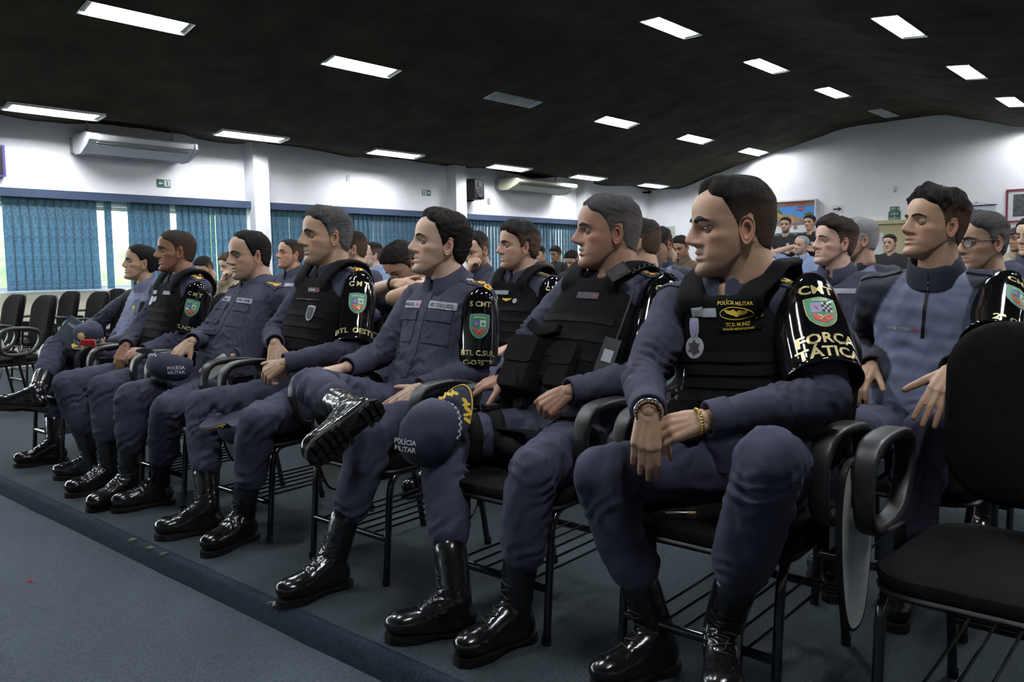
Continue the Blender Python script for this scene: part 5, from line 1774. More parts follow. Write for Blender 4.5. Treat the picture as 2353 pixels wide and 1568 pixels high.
# thigh straps
def thigh_strap(fig, S, k, w=.045, name='thigh_strap'):
    hj, kn = fig.J['hj'+S], fig.J['kn'+S]
    d = nrm(kn - hj); c = hj + (kn - hj)*k; u, v = frame(d)
    rings = []
    for a in np.linspace(0, 2*PI, 32, endpoint=False):
        o_ = u*math.cos(a) + v*math.sin(a); row = []
        for (s_, e) in ((-w/2, .001), (-w/2, .006), (w/2, .006), (w/2, .001)):
            h = fig.pant_bvh.ray_cast(Vector(c + d*s_ + o_*.3), Vector(-o_), .3)
            base_ = np.array(h[0]) if h[0] is not None else c + d*s_ + o_*.09
            row.append(base_ + o_*e)
        rings.append(np.array(row))
    g = MB(); g.loft(rings, closed=True)
    o = fig.putmb(name, g, M_WEB, None, True)
    top = nrm(UP - d*(UP @ d)); h = fig.pant_bvh.ray_cast(Vector(c + top*.3), Vector(-top), .3)
    q_ = np.array(h[0]) if h[0] is not None else c + top*.09
    g = MB(); g.obox(q_ + top*.010, d*.026, np.cross(d, top)*.024, top*.008); fig.putmb('buckle', g, M_BLACK, o)
thigh_strap(F6, 'R', .52); thigh_strap(F6, 'R', .74)
thigh_strap(F6, 'L', .30, .06)

# --- nearest officer, FORCA TATICA armband
F7 = Fig(POSES['m7'], dict(label='nearest seated officer in a black vest with FORCA TATICA armband and crossed wrists', look=(-45, -1, 0), headscale=1.13, seed=17, belly=.015, build=1.03, arm=1.05, slouch=.05, leg=1.05, wrinkle=.003))
F7.shirt(M_NAVY); F7.collar(M_NAVY, size=1.05); F7.trousers(M_PANT)
F7.boot('L', (-.87, -.45, -.05)); F7.boot('R', F7.J['toR'])
F7.body(dict(skin=(.42, .255, .170), hair=BLK, stubble=.48, front=.078, peak=.012, temple=.074, top=.008, side=.0018, sidec=.6, quiff=.006, edge=.016, fade=.80, scalp=1.0, soft=.9, nose=1.02, nosew=1.12, hook=.001, lips=1.0, brow=1.6, browt=1.7, neck=.066, seed=31, rough=.25, ear=1.08, fat=.32, jaw=1.05),
        (H((-.50, .82, -.22), (-.62, -.42, .66), (.30, .45, .5, .5), .05, (.5, .5, .3)), H((-.30, -.12, -.92), (-.80, -.52, .25), (.42, .45, .48, .5), .04, (.5, .4, .3))))
F7.vest(6, hi=.985); F7.epaulette(2, first=M_GOLDT); F7.epaulette(1, 'R')
F7.armband([('CMT', .06, .030), ('FORÇA', .62, .031), ('TÁTICA', .765, .031)], 'p', (.62, .78), r=(.085, .093, .094), span=(.02, .86), at=.33)
V7, B7 = F7.vest_bvh, F7.vest_obj
p, n, up = F7.on_chest(.895, .055); rt = np.cross(up, n)
F7.putmb('unit_patch', decal_rect(V7, p, n, up, .118, .082, .004, 10, 6), M_BLACKCLOTH, B7)
F7.putmb('lettering', decal_text(V7, p + up*.032, n, up, 'POLÍCIA MILITAR', .0095, .0062, width=.104), M_GOLDT, B7)
F7.putmb('lettering', decal_text(V7, p - up*.024, n, up, 'TC D. MUNIZ', .0095, .0062, width=.066), M_GOLDT, B7)
F7.putmb('lettering', decal_text(V7, p - up*.036, n, up, 'BATALHÃO METROPOLITANO', .006, .0062, width=.085), M_GOLDT, B7)
F7.putmb('lettering', decal_text(V7, p + rt*.053 - up*.012, n, up, 'A+', .010, .0062), M_GOLDT, B7)
ring_ = MB()
uv = [(.047*math.cos(a), .0165*math.sin(a) + .004) for a in np.linspace(0, 2*PI, 28, endpoint=False)]
ring_.tube(wrap_pts(V7, p, n, up, uv, .006), .0011, 5, closed=True); F7.putmb('patch_oval', ring_, M_GOLDT, B7, True)
wing = [(0, .004), (.008, .010), (.022, .006), (.036, .012), (.030, .002), (.018, -.003), (.007, -.006), (0, -.010), (-.007, -.006), (-.018, -.003), (-.030, .002), (-.036, .012), (-.022, .006), (-.008, .010)]
F7.putmb('patch_wings', decal_poly(V7, p + up*.004, n, up, wing, .0062, (.5, 1.0), .002), M_GOLDT, B7)
F7.badge(.915, -.070, [(-.017, -.014), (.015, -.012), (.017, .014), (-.012, .013)], M_SILVER, V7, B7); F7.tape(.91, -.025, .052, .022, None, M_TAPE, V7, B7)
F7.badge(.815, -.085, shield_pts(.032, .062), M_SILVER, V7, B7); F7.badge(.815, -.085, shield_pts(.020, .045), M_ELILAC, V7, B7, .0055)
F7.badge(.70, -.085, disc_pts(.030), M_SILVER, V7, B7); F7.badge(.70, -.085, star_pts(6, .022, .014), M_TAPEK, V7, B7, .0055)
p, up, l, fr = F7.spine(.20)
pouch(F7, 'utility_pouch', p + fr*.155 - l*.105, nrm(l + fr*.3), up, nrm(fr - l*.4), .085, .12, .045, M_BLACKCLOTH)
g = MB(); q = F7.spine(.42)[0] + fr*.185 - l*.115; g.tube([q + up*.03, q, q - up*.03 + fr*.006], .005, 8); F7.putmb('carabiner', g, M_STEEL, None, True)
# belt and bracelets
def bracelet(fig, S, back, r, name, m, beads=0, rr=.004):
    el, wr = fig.J['el'+S], fig.J['wr'+S]; d = nrm(wr - el); c = wr - d*back; u, v = frame(d)
    g = MB()
    if beads:
        for k in range(beads):
            a = 2*PI*k/beads; g.ellipsoid(c + (u*math.cos(a) + v*math.sin(a))*r, (rr, 0, 0), (0, rr, 0), (0, 0, rr), 8, 6)
    else:
        g.tube([c + (u*math.cos(a) + v*math.sin(a))*r + d*.0016*(k % 2) for k, a in enumerate(np.linspace(0, 2*PI, 36, endpoint=False))], rr, 6, closed=True)
    return fig.putmb(name, g, m, None, True)
bracelet(F7, 'L', -.022, .0300, 'gold_bracelet', mat('gold_metal', (.75, .55, .12), .25, metal=.9), 26, .0042)
bracelet(F7, 'R', -.004, .0315, 'wristwatch', M_STEEL, 0, .0065); bracelet(F7, 'R', -.018, .0300, 'bead_bracelet', mat('brown_beads', (.10, .05, .02), .4), 22, .0042)

# --- second row: officer in zip pullover, right side
F8 = Fig(POSES['m8'], dict(label='seated officer in a slate blue zip pullover with CMT armband, behind the empty chair', look=(-40, 10, 0), headscale=.97, seed=18, belly=.02, build=1.02))
F8.shirt(M_POLO, 'zip_pullover', m_sleeve=M_DNAVY); F8.collar(M_DNAVY, 'stand', .05); F8.trousers(M_PANT)
F8.boot('L', F8.J['toL']); F8.boot('R', F8.J['toR'])
F8.body(dict(skin=(.43, .265, .175), hair=BLK, stubble=.22, front=.078, temple=.064, top=.015, side=.0025, sidec=1.25, quiff=.005, edge=.012, fade=.5, scalp=.85, soft=.9, nose=.98, nosew=1.12, lips=1.1, seed=33, rough=.45, fat=.2, neck=.062),
        (H((-.80, .10, -.58), (-.55, -.25, .80), (.22, .24, .26, .3), .09, (.8, .2, .1), 1.05), H((-.9, .1, -.3), (-.1, 0, 1), (.6, .6, .6, .6))))
p, n, up = F8.on_chest(.76, 0.0); F8.putmb('zip', decal_rect(F8.shirt_bvh, p, n, up, .010, .15, .003, 1, 10), M_BLACK, F8.shirt_obj)
p, n, up = F8.on_chest(.66, -.085)
F8.putmb('lettering', decal_text(F8.shirt_bvh, p, n, up, 'CAP PM OTERO', .011, .003, width=.085), M_SILVER, F8.shirt_obj); F8.putmb('lettering', decal_text(F8.shirt_bvh, p + np.cross(up, n)*.056, n, up, 'A+', .012, .003), M_RED, F8.shirt_obj)
F8.epaulette(0, m=M_DNAVY); F8.epaulette(0, 'R', m=M_DNAVY)
F8.armband([('CMT', .10, .026), ('2ª CIPM', .84, .026)], 'a', (.60, .80))
chair((3.02 - .11, .80, 0), 'black chair under the officer in the slate blue zip pullover')

# ------------------------------------------------------------------ wall fittings
def ac_unit(x0, x1, zt, zb, ymin, body, label):
    t = thing('air_conditioner', ((x0 + x1)/2, WY, (zt + zb)/2), label, 'air conditioner')
    o = np.array(t.location)
    D = WY - .10 - ymin; H = zt - zb
    prof = [(0, 0), (0, -H*.85), (-.05, -H), (-D*.45, -H*1.0), (-D*.86, -H*.62), (-D, -H*.40), (-D*1.0, -H*.16), (-D*.95, -.02), (-D*.8, 0)]
    b = MB()
    for (xa, xb, nm) in ((x0 + .035, x1 - .035, 'casing'), (x0, x0 + .035, 'side_cover'), (x1 - .035, x1, 'side_cover')):
        b = MB(); g = 1.0 if nm == 'casing' else 1.03
        b.loft([np.array([(x, WY - .10 + y*g, zt + z*g) for y, z in prof]) for x in (xa, xb)])
        link(nm, b.mesh(off=o), body, t, smooth=False)
    # intake grille below, louvres in front
    for k in range(9):
        g = MB(); f = .10 + k*.085
        y = WY - .10 - D*(.10 + .035*k)
        g.box((x0 + .12, y - .006, zb - .006), (x1 - .12, y + .006, zb + .004)); link('grille_slat', g.mesh(off=o), M_GREYPL, t, smooth=False)
    for k in range(3):
        g = MB(); q = np.array((0, -D*.86, -H*.62))*(1 - k/3) + np.array((0, -D, -H*.30))*(k/3)
        g.obox(((x0 + x1)/2, WY - .10 + q[1] - .008, zt + q[2]), ((x1 - x0)/2 - .10, 0, 0), (0, .016, .012), (0, -.003, .004)); link('louvre', g.mesh(off=o), M_GREYPL, t, smooth=False)
    for xx in (x0 + .15, x1 - .15):
        g = MB(); g.box((xx - .012, WY - .2, zt), (xx + .012, WY - .18, zt + .35)); link('hanger_rod', g.mesh(off=o), M_ALU, t, smooth=False)
    pk = MB(); pk.box((x0, WY - .10, zb + .02), (x1, WY, zt - .02)); link('back_plate', pk.mesh(off=o), M_GREYPL, t, smooth=False)
    return t
ac_unit(4.40, 5.84, 2.945, 2.70, 10.90, M_WPLASTIC, 'large white air conditioner hung on the wall over the left window')
ac_unit(12.55, 14.45, 2.96, 2.74, 10.85, M_CREAM, 'cream air conditioner hung on the wall right of the loudspeaker')

def plate(name, label, cat, c, ax, ay, az, m, group=None):
    t = thing(name, tuple(c), label, cat, group)
    b = MB(); b.obox((0, 0, 0), ax, ay, az); link('panel', b.mesh(), m, t, smooth=False)
    return t
def lettering(t, s, c, n, up, h, m, width=None):
    b = flat_text(s, c, n, up, h, width); link('lettering', b.mesh(), m, t, smooth=False)

def poly_on(t, name, pts, c, n, up, m):
    n = nrm(n); up = nrm(up); rt = np.cross(up, n)
    b = MB(); V = [np.array(c) + rt*x + up*y for x, y in pts]; V2 = [v - n*.003 for v in V]
    N = len(pts)
    b.add(V + V2, [tuple(range(N)), tuple(range(2*N - 1, N - 1, -1))] + [(i, N + i, N + (i+1) % N, (i+1) % N) for i in range(N)])
    return link(name, b.mesh(), m, t, smooth=False)
ARROW = [(-.5, .12), (.05, .12), (.05, .34), (.5, 0), (.05, -.34), (.05, -.12), (-.5, -.12)]
RUN = [(-.05, .5), (.12, .42), (.02, .30), (.20, .18), (.12, .10), (.0, .14), (.10, -.12), (.30, -.22), (.22, -.30), (.0, -.18), (-.18, -.45), (-.30, -.42), (-.12, -.10), (-.12, .12), (-.28, .02), (-.30, .10), (-.10, .28)]
for (x0, x1, z0, z1, flip, lab) in ((5.53, 5.72, 2.365, 2.475, -1, 'green exit sign with left arrow and runner under the white air conditioner'), (10.55, 10.76, 2.53, 2.635, 1, 'small dark exit sign with right arrow beside the loudspeaker pillar')):
    c = ((x0 + x1)/2, WY - .006, (z0 + z1)/2)
    t = plate('exit_sign', lab, 'sign', c, ((x1 - x0)/2, 0, 0), (0, .005, 0), (0, 0, (z1 - z0)/2), M_SIGN)
    n = (0, -1, 0); w_ = x1 - x0; h_ = z1 - z0
    poly_on(t, 'white_field', [(-.21*w_, -.40*h_), (.21*w_, -.40*h_), (.21*w_, .40*h_), (-.21*w_, .40*h_)], (-flip*.24*w_, -.007, 0), n, (0, 0, 1), M_SIGNW)
    poly_on(t, 'running_figure', [(x*flip*.32*w_, y*.70*h_) for x, y in RUN], (-flip*.24*w_, -.010, 0), n, (0, 0, 1), M_SIGN)
    poly_on(t, 'arrow', [(x*flip*.34*w_, y*.62*h_) for x, y in ARROW], (flip*.24*w_, -.008, 0), n, (0, 0, 1), M_SIGNW)

# loudspeaker on the second pillar
t = thing('loudspeaker', (11.72, WY - .20, 2.50), 'black loudspeaker mounted on the wall beside the second pillar', 'speaker')
b = MB()
sec = [(-.17, .14), (.17, .14), (.20, -.02), (.13, -.16), (-.13, -.16), (-.20, -.02)]
b.loft([np.array([(x*k, y*k, z) for x, y in sec]) for z, k in ((0, .92), (.02, 1.0), (.36, 1.0), (.38, .94))]); link('cabinet', b.mesh(), M_BLACK, t, smooth=False)
for (z, r, nm) in ((.13, .105, 'woofer'), (.29, .05, 'tweeter')):
    g = MB()
    th = np.linspace(0, 2*PI, 24, endpoint=False)
    g.loft([np.array([(r*k*math.cos(a), -.162 - q, z + r*k*math.sin(a)) for a in th]) for k, q in ((1.0, -.002), (1.0, .008), (.86, .008), (.5, -.002), (.2, .004))]); link(nm, g.mesh(), M_SHELL, t)
g = MB(); g.box((-.03, .10, .16), (.03, .22, .22)); g.box((-.02, .02, -.03), (.02, .20, .005)); link('wall_bracket', g.mesh(), M_BLACK, t, smooth=False)

# boxes on the window wall
plate('wall_box', 'small grey blank plate on the window wall right of the loudspeaker', 'wall plate', (12.35, WY - .008, 2.52), (.035, 0, 0), (0, .008, 0), (0, 0, .055), M_GREYPL)
plate('wall_box', 'white blank plate on the wall above the second window', 'wall plate', (8.85, WY - .008, 2.72), (.03, 0, 0), (0, .008, 0), (0, 0, .055), M_WPLASTIC)
t = thing('wall_screen', (3.25, WY - .06, 2.55), 'dark screen with violet edge cut off by the left border', 'screen')
b = MB(); b.box((-.36, -.03, -.19), (.36, .05, .19)); link('casing', b.mesh(), mat('violet_plastic', (.06, .03, .22), .5), t, smooth=False)
b = MB(); b.box((-.33, -.034, -.165), (.33, -.029, .165)); link('screen_glass', b.mesh(), M_BLACK, t, smooth=False)
t = thing('ceiling_sensor', (18.1, 11.32, 3.02), 'small black sensor in the far corner under the ceiling', 'sensor')
b = MB(); b.ellipsoid((0, 0, 0), (.05, 0, 0), (0, .05, 0), (0, 0, .04)); link('dome', b.mesh(), M_BLACK, t)
b = MB(); b.box((-.02, 0, -.02), (.02, .18, .02)); link('bracket', b.mesh(), M_BLACK, t, smooth=False)

# ------------------------------------------------------------------ back wall
NB = (-1, 0, 0)
def onback(y, z, d=.0): return np.array((BX - d, y, z))
# picture box with a helicopter over a river bank
t = thing('picture_box', tuple(onback(7.64, 2.22)), 'boxed picture of a red helicopter over a river bank', 'picture')
hw, hh, dp = .47, .335, .11
b = MB()
for (a0, a1, b0, b1) in ((-hw - .03, -hw, -hh - .03, hh + .03), (hw, hw + .03, -hh - .03, hh + .03), (-hw, hw, hh, hh + .03), (-hw, hw, -hh - .03, -hh)):
    b.box((-dp, a0, b0), (0, a1, b1))
link('frame', b.mesh(), M_WPLASTIC, t, smooth=False)
def pic(name, pts, m, d):
    """pts x: -1..1 left to right as seen, y: -1..1"""
    return poly_on(t, name, [(x*hw, y*hh) for x, y in pts], (-d, 0, 0), NB, (0, 0, 1), m)
pic('sky', [(-1, -1), (1, -1), (1, 1), (-1, 1)], mat('print_blue', (.07, .26, .62), .6), dp - .03)
pic('banner_strip', [(-1, .70), (1, .66), (1, 1), (-1, 1)], mat('print_brown', (.20, .10, .05), .6), dp - .026)
pic('title_strip', [(-.4, .80), (.55, .78), (.55, .90), (-.4, .92)], mat('print_maroon', (.22, .02, .02), .6), dp - .022)
pic('river_bank', [(-1, -.62), (1, -.62), (1, -.05), (.72, -.12), (.5, -.02), (.28, -.20), (.08, .05), (-.08, .15), (-.30, .10), (-.52, .22), (-.78, .38), (-1, .45)], mat('print_sand', (.32, .19, .10), .6, noise=.4, nscale=9), dp - .024)
pic('trees', [(-1, .40), (-.80, .30), (-.60, .16), (-.52, .18), (-.62, .36), (-.80, .60), (-1, .62)], mat('print_green', (.05, .12, .03), .6), dp - .021)
pic('tree', [(.50, .06), (.86, .02), (.94, .14), (.80, .22), (.58, .20), (.46, .12)], mat('print_green', (.05, .12, .03), .6), dp - .021)
pic('rocks', [(-1, -.20), (-.6, -.28), (-.2, -.44), (.3, -.40), (1, -.30), (1, -.44), (.3, -.58), (-.3, -.60), (-1, -.40)], mat('print_grey', (.16, .16, .17), .6), dp - .0215)
pic('white_base', [(-1, -.62), (1, -.60), (1, -1), (-1, -1)], M_PAPER, dp - .0205)
pic('seal', [(x*.11 + .08, y*.16 - .74) for x, y in disc_pts(1.0, 16)], mat('print_seal', (.40, .18, .16), .6), dp - .018)
pic('helicopter', [(.05, .46), (.22, .46), (.30, .56), (.42, .57), (.47, .48), (.42, .40), (.30, .38), (.20, .42), (.06, .40)], mat('print_red', (.50, .04, .05), .6), dp - .019)
pic('helicopter_rotor', [(.14, .60), (.56, .63), (.56, .61), (.14, .58)], M_BLACK, dp - .0185)

t = plate('arrow_sheet', 'white paper with a black right-pointing arrow on the back wall', 'sign', onback(6.70, 2.33, .003), (.002, 0, 0), (0, .13, 0), (0, 0, .085), M_PAPER)
poly_on(t, 'arrow', [(x*.19, y*.14) for x, y in ARROW], (-.004, 0, 0), NB, (0, 0, 1), M_INK)
t = plate('exit_sign', 'small upper green SAIDA exit sign with a down arrow', 'sign', onback(5.52, 2.262, .005), (.005, 0, 0), (0, .095, 0), (0, 0, .05), M_SIGN)
lettering(t, 'SAÍDA', (-.008, .030, .018), NB, (0, 0, 1), .030, M_SIGNW); lettering(t, 'EMERGÊNCIA', (-.008, .030, -.022), NB, (0, 0, 1), .016, M_SIGNW, .11)
poly_on(t, 'arrow', [(y*.05, -x*.06) for x, y in ARROW], (-.008, -.070, 0), NB, (0, 0, 1), M_SIGNW)
t = plate('exit_sign', 'larger green SAIDA DE EMERGENCIA exit sign over the cream door', 'sign', onback(5.52, 2.125, .006), (.006, 0, 0), (0, .118, 0), (0, 0, .082), M_SIGN)
lettering(t, 'SAÍDA', (-.009, 0, .040), NB, (0, 0, 1), .045, M_SIGNW, .17); lettering(t, 'DE', (-.009, 0, -.012), NB, (0, 0, 1), .022, M_SIGNW); lettering(t, 'EMERGÊNCIA', (-.009, 0, -.052), NB, (0, 0, 1), .028, M_SIGNW, .19)

# door with cream frame and notice panel
b = MB(); y0, y1, zt = 5.22, 6.12, 1.955
b.box((BX - .07, y0 - .10, .14), (BX, y0, zt)); b.box((BX - .07, y1, .14), (BX, y1 + .10, zt)); b.box((BX - .10, y0 - .16, zt), (BX, y1 + .16, zt + .075))
dr = struct('door_1', b, M_DOOR)
b = MB(); b.box((BX - .04, y0, .14), (BX - .005, y1, zt)); link('door_leaf', b.mesh(), M_DOOR, dr, smooth=False)
b = MB(); b.box((BX - .055, y0 + .50, .20), (BX - .04, y1 - .05, 1.78)); link('notice_panel', b.mesh(), M_PAPER, dr, smooth=False)
b = MB(); b.capsule((BX - .09, y0 + .07, 1.15), .012, (BX - .09, y0 + .18, 1.15), .012, 8); b.capsule((BX - .09, y0 + .07, 1.15), .010, (BX - .03, y0 + .07, 1.15), .010, 8); link('door_handle', b.mesh(), M_STEEL, dr)
b = MB(); b.box((BX - .075, 5.22 - .75, .14), (BX - .005, 5.22 - .14, 1.45)); struct('trim_3', b, M_DOOR)

plate('electric_panel', 'flat grey electric panel cover on the back wall near the corner', 'panel', onback(10.88, 1.93, .012), (.012, 0, 0), (0, .155, 0), (0, 0, .22), mat('panel_grey', (.46, .48, .44), .5))
t = thing('wall_device', tuple(onback(5.52, 2.68, .0)), 'small cream alarm horn high on the back wall', 'alarm')  # small wall-mounted device, not a lamp
b = MB(); b.loft([np.array([(-.02 - d_, x*k, z*k) for x, z in round_rect(.03, .045, .012, 3)]) for d_, k in ((-.02, .9), (.0, 1.0), (.02, .85), (.03, .5))]); link('housing', b.mesh(), M_CREAM, t)
b = MB(); b.box((-.02, -.02, -.075), (-.001, .02, -.04)); link('bracket', b.mesh(), M_GREYPL, t, smooth=False)

# hanging banner
t = thing('hanging_banner', tuple(onback(4.0, 2.235, .02)), 'pale grey banner hung from a cord on the back wall', 'banner')
b = MB(); b.box((-.004, -.33, -1.0), (.0, .33, 0)); link('sheet', b.mesh(), mat('banner_grey', (.50, .53, .58), .8), t, smooth=False)
b = MB(); b.capsule((-.008, -.35, 0), .010, (-.008, .35, 0), .010, 8); link('rod', b.mesh(), M_BLACK, t)
b = MB(); b.tube([(-.008, -.34, .0), (-.006, 0, .06), (-.008, .34, 0)], .003, 5); link('cord', b.mesh(), M_INK, t)
b = MB(); b.capsule((-.03, 0, .055), .010, (.01, 0, .06), .010, 8); link('nail', b.mesh(), M_BLACK, t)
# framed photograph
t = thing('framed_picture', tuple(onback(3.05, 2.19, .0)), 'dark red framed black and white photograph at the right edge', 'picture')
b = MB(); a_, h_ = .44, .315
for (p0, p1, q0, q1) in ((-a_, -a_ + .035, -h_, h_), (a_ - .035, a_, -h_, h_), (-a_ + .035, a_ - .035, h_ - .035, h_), (-a_ + .035, a_ - .035, -h_, -h_ + .035)):
    b.box((-.03, p0, q0), (0, p1, q1))
link('frame', b.mesh(), mat('dark_red_wood', (.16, .015, .03), .35), t, smooth=False)
b = MB(); b.box((-.012, -a_ + .03, -h_ + .03), (-.004, a_ - .03, h_ - .03)); link('mat_board', b.mesh(), M_PAPER, t, smooth=False)
b = MB(); b.box((-.015, -a_ + .12, -h_ + .11), (-.013, a_ - .12, h_ - .10)); link('photograph', b.mesh(), mat('dark_photo', (.045, .046, .05), .5, noise=.8, nscale=22), t, smooth=False)
# red folding stand near the windows
t = thing('equipment_stand', (9.3, 9.3, .14), 'dark red tubular stand rising behind the seated rows near the blinds', 'stand')
mr_ = mat('dark_red_enamel', (.20, .015, .04), .35)
b = MB(); b.tube(smooth_path([(-.75, .0, .95), (-.55, .0, 1.20), (-.25, .0, 1.32), (.15, .0, 1.36)], 4), .022, 8); link('curved_arm', b.mesh(), mr_, t)
b = MB(); b.tube([(-.12, 0, 1.66), (-.02, 0, 1.34), (.02, 0, .0)], .016, 8); b.tube([(-.12, 0, 1.64), (.2, 0, 1.64)], .014, 8); link('upright', b.mesh(), mr_, t)
b = MB(); b.tube([(-.3, -.25, .02), (.02, 0, .06), (.3, .25, .02)], .018, 8); b.tube([(-.3, .25, .02), (.02, 0, .06), (.3, -.25, .02)], .018, 8); link('base', b.mesh(), mr_, t)

# ------------------------------------------------------------------ people behind the front row
M_LBLUE = mat('light_blue_cotton', (.20, .26, .42), .85, noise=.08, nscale=9)
M_BTEE = mat('black_tee_cotton', (.010, .010, .012), .9, noise=.15, nscale=9)
M_BROWN = mat('brown_uniform_cloth', (.075, .045, .026), .9, noise=.15, nscale=9)
M_BEIGE = mat('beige_cotton', (.28, .24, .17), .9, noise=.1, nscale=9)
M_JEANS = mat('dark_jeans', (.03, .035, .06), .9)
M_SHOE = mat('dark_shoe', (.012, .011, .010), .4)

def bgpose(head, face=0.0, ground=0.0, stand=False, arms=None, lean=0.0, hips=.66):
    """joints of a person facing -X (turned by face degrees to their left) from the head position"""
    a = math.radians(180 + face)
    f = np.array((math.cos(a), math.sin(a), 0.0)); l = np.array((-f[1], f[0], 0.0))
    h = np.array(head, float)
    J = dict(head=h, fwd=f)
    J['neck'] = h - UP*.138 - f*.045
    if stand:
        J['hip'] = np.array((J['neck'][0], J['neck'][1], ground + .92))
    else:
        J['hip'] = np.array((*(J['neck'] + f*(.10 + lean))[:2], max(ground + .50, h[2] - hips)))
    for S, sg in (('L', 1), ('R', -1)):
        sh = J['neck'] + l*sg*.185 - UP*.080; J['sh'+S] = sh
        hj = J['hip'] + l*sg*.09 + f*.03; J['hj'+S] = hj
        A = (arms or {}).get(S, 'lap')
        if A == 'lap':
            el = sh + l*sg*.06 - UP*.25 + f*.06; wr = el + f*.20 - l*sg*.12 - UP*.05
        elif A == 'side':
            el = sh + l*sg*.05 - UP*.28 - f*.03; wr = el - UP*.22 + f*.10
        elif A == 'fold':
            el = sh + l*sg*.06 - UP*.22 + f*.08; wr = el - l*sg*.22 + f*.10 + UP*(.03 if sg > 0 else .0)
        elif A == 'face':
            el = sh + f*.14 - UP*.22 - l*sg*.02; wr = h + f*.095 - UP*.16 - l*sg*.01
        elif A == 'behind':
            el = sh + l*sg*.26 + UP*.12; wr = h - f*.09 + l*sg*.10 - UP*.0
        elif A == 'chest':
            el = sh + l*sg*.04 - UP*.24 + f*.08; wr = J['neck'] + f*.17 - UP*.17 + l*sg*.02
        J['el'+S] = el; J['wr'+S] = wr
        if stand:
            J['kn'+S] = hj - UP*.42 + f*.02 + l*sg*.02; J['an'+S] = np.array((*(hj + l*sg*.04)[:2], ground + .105))
        else:
            J['kn'+S] = np.array((*(hj + f*.41 + l*sg*.06)[:2], ground + .53)); J['an'+S] = np.array((*(J['kn'+S] + f*.0)[:2], ground + .105))
    return J

NCH = 0
def person_bg(head, label, P, kind, look=(0, 0, 0), face=0.0, lod=2, ground=0.0, stand=False, arms=None, chair_label=None, build=1.0, belly=.01, seed=50, lean=0.0, hips=.66, hands=None, hs=1.07, joints=None):
    J = bgpose(head, face, ground, stand, arms, lean, hips)
    J.update({k: np.array(v) for k, v in (joints or {}).items()})
    sp = dict(label=label, look=look, lod=lod, seed=seed, build=build, belly=belly, ground=ground, headscale=hs)
    top, slv, short = {'shirt': (M_NAVY, None, None), 'polo': (M_POLO, M_DNAVY, None), 'vest': (M_NAVY, None, None), 'black': (M_BTEE, None, .55), 'lblue': (M_LBLUE, None, None), 'brown': (M_BROWN, None, None), 'beige': (M_BEIGE, None, None), 'rolled': (M_NAVY, None, .8), 'lblue_short': (M_LBLUE, None, .55), 'blackl': (M_BTEE, None, None)}[kind]
    if short: sp['short'] = True
    F = Fig(J, sp)
    F.shirt(top, {'black': 't_shirt', 'lblue': 'shirt', 'lblue_short': 'shirt'}.get(kind, 'uniform_shirt'), m_sleeve=slv, short=short)
    if kind not in ('black', 'blackl'): F.collar(slv or top, 'stand' if kind == 'polo' else 'wing', .3)
    F.trousers(M_JEANS if kind in ('black', 'lblue', 'lblue_short', 'beige', 'blackl') else M_PANT, boots=True)
    for S in 'LR': F.boot(S, J['fwd'])
    f, l = F.f, F.l
    hk = []
    for S, sg in (('L', 1), ('R', -1)):
        A = (arms or {}).get(S, 'lap')
        if A == 'lap': hk.append(H(f*.8 - l*sg*.5 - UP*.25, UP*.9 + f*.3, (.4, .4, .4, .4)))
        elif A == 'side': hk.append(H(-UP, l*sg, (.3, .3, .3, .3)))
        elif A == 'fold': hk.append(H(-l*sg + f*.2, f*.6 + UP*.6, (.5, .5, .5, .5)))
        elif A == 'face': hk.append(H(UP*.8 - l*sg*.3, f*.8 + l*sg*.5, (.8, .9, .9, .9)))
        elif A == 'behind': hk.append(H(-l*sg, -f, (.3, .3, .3, .3)))
        else: hk.append(H(UP*.5 - l*sg*.8, f, (.5, .5, .5, .5)))
    F.body(P, hk)
    if kind in ('shirt', 'rolled') and lod < 3:
        F.tape(.775, .095, .115, .026, None); F.tape(.775, -.095, .11, .026, None)
    if not stand and chair_label:
        c = J['hip'] + f*.11
        chair((float(c[0]), float(c[1]), ground), chair_label, math.radians(face), full=False)
    return F
DK = (.012, .010, .009)
def hd(skin, hair=DK, **k):
    d = dict(skin=skin, hair=hair, top=.011, side=.004, sidec=.8, edge=.012, fade=.7, soft=.8, front=.074, temple=.060, stubble=.25, rough=.2)
    d.update(k); return d
TAN = (.42, .26, .175); LIGHT = (.52, .35, .26); BRN = (.29, .165, .105)

B1 = person_bg((3.36, 2.92, 1.245), 'seated officer in a black vest with pilot wings, behind the radio officer', hd((.47, .295, .205), top=.014, side=.010, quiff=.006, fat=.5, seed=51), 'vest', (-29, 3, 0), lod=2, chair_label='black chair in the second row under the officer with pilot wings', seed=51, build=1.06, belly=.03)
B1.vest(4); B1.epaulette(2); B1.armband([('C M T', .12, .022), ('3ª CIPM', .80, .022)], 'a', (.75, .65))
B1.tape(.79, -.03, .10, .022, None, M_TAPE, B1.vest_bvh, B1.vest_obj); B1.badge(.70, -.075, disc_pts(.030), M_SILVER, B1.vest_bvh, B1.vest_obj)
B1.badge(.70, .02, [(x*.9, y*.9) for x, y in wing], M_GOLDT, B1.vest_bvh, B1.vest_obj); B1.badge(.69, .075, disc_pts(.013), M_SILVER, B1.vest_bvh, B1.vest_obj)
person_bg((4.2, 4.05, 1.26), 'officer resting his mouth on his hand, left of the pilot wings officer', hd((.50, .33, .245), front=.086, temple=.084, peak=-.004, seed=52), 'shirt', (2, -16, 0), arms=dict(R='face'), chair_label='black chair under the officer with hand at mouth', seed=52)
person_bg((3.75, 4.86, 1.29), 'officer half hidden directly behind the head of the grey-haired officer', hd(TAN, seed=53), 'shirt', (-34, 0, 0), chair_label='black chair behind the grey-haired officer', seed=53)
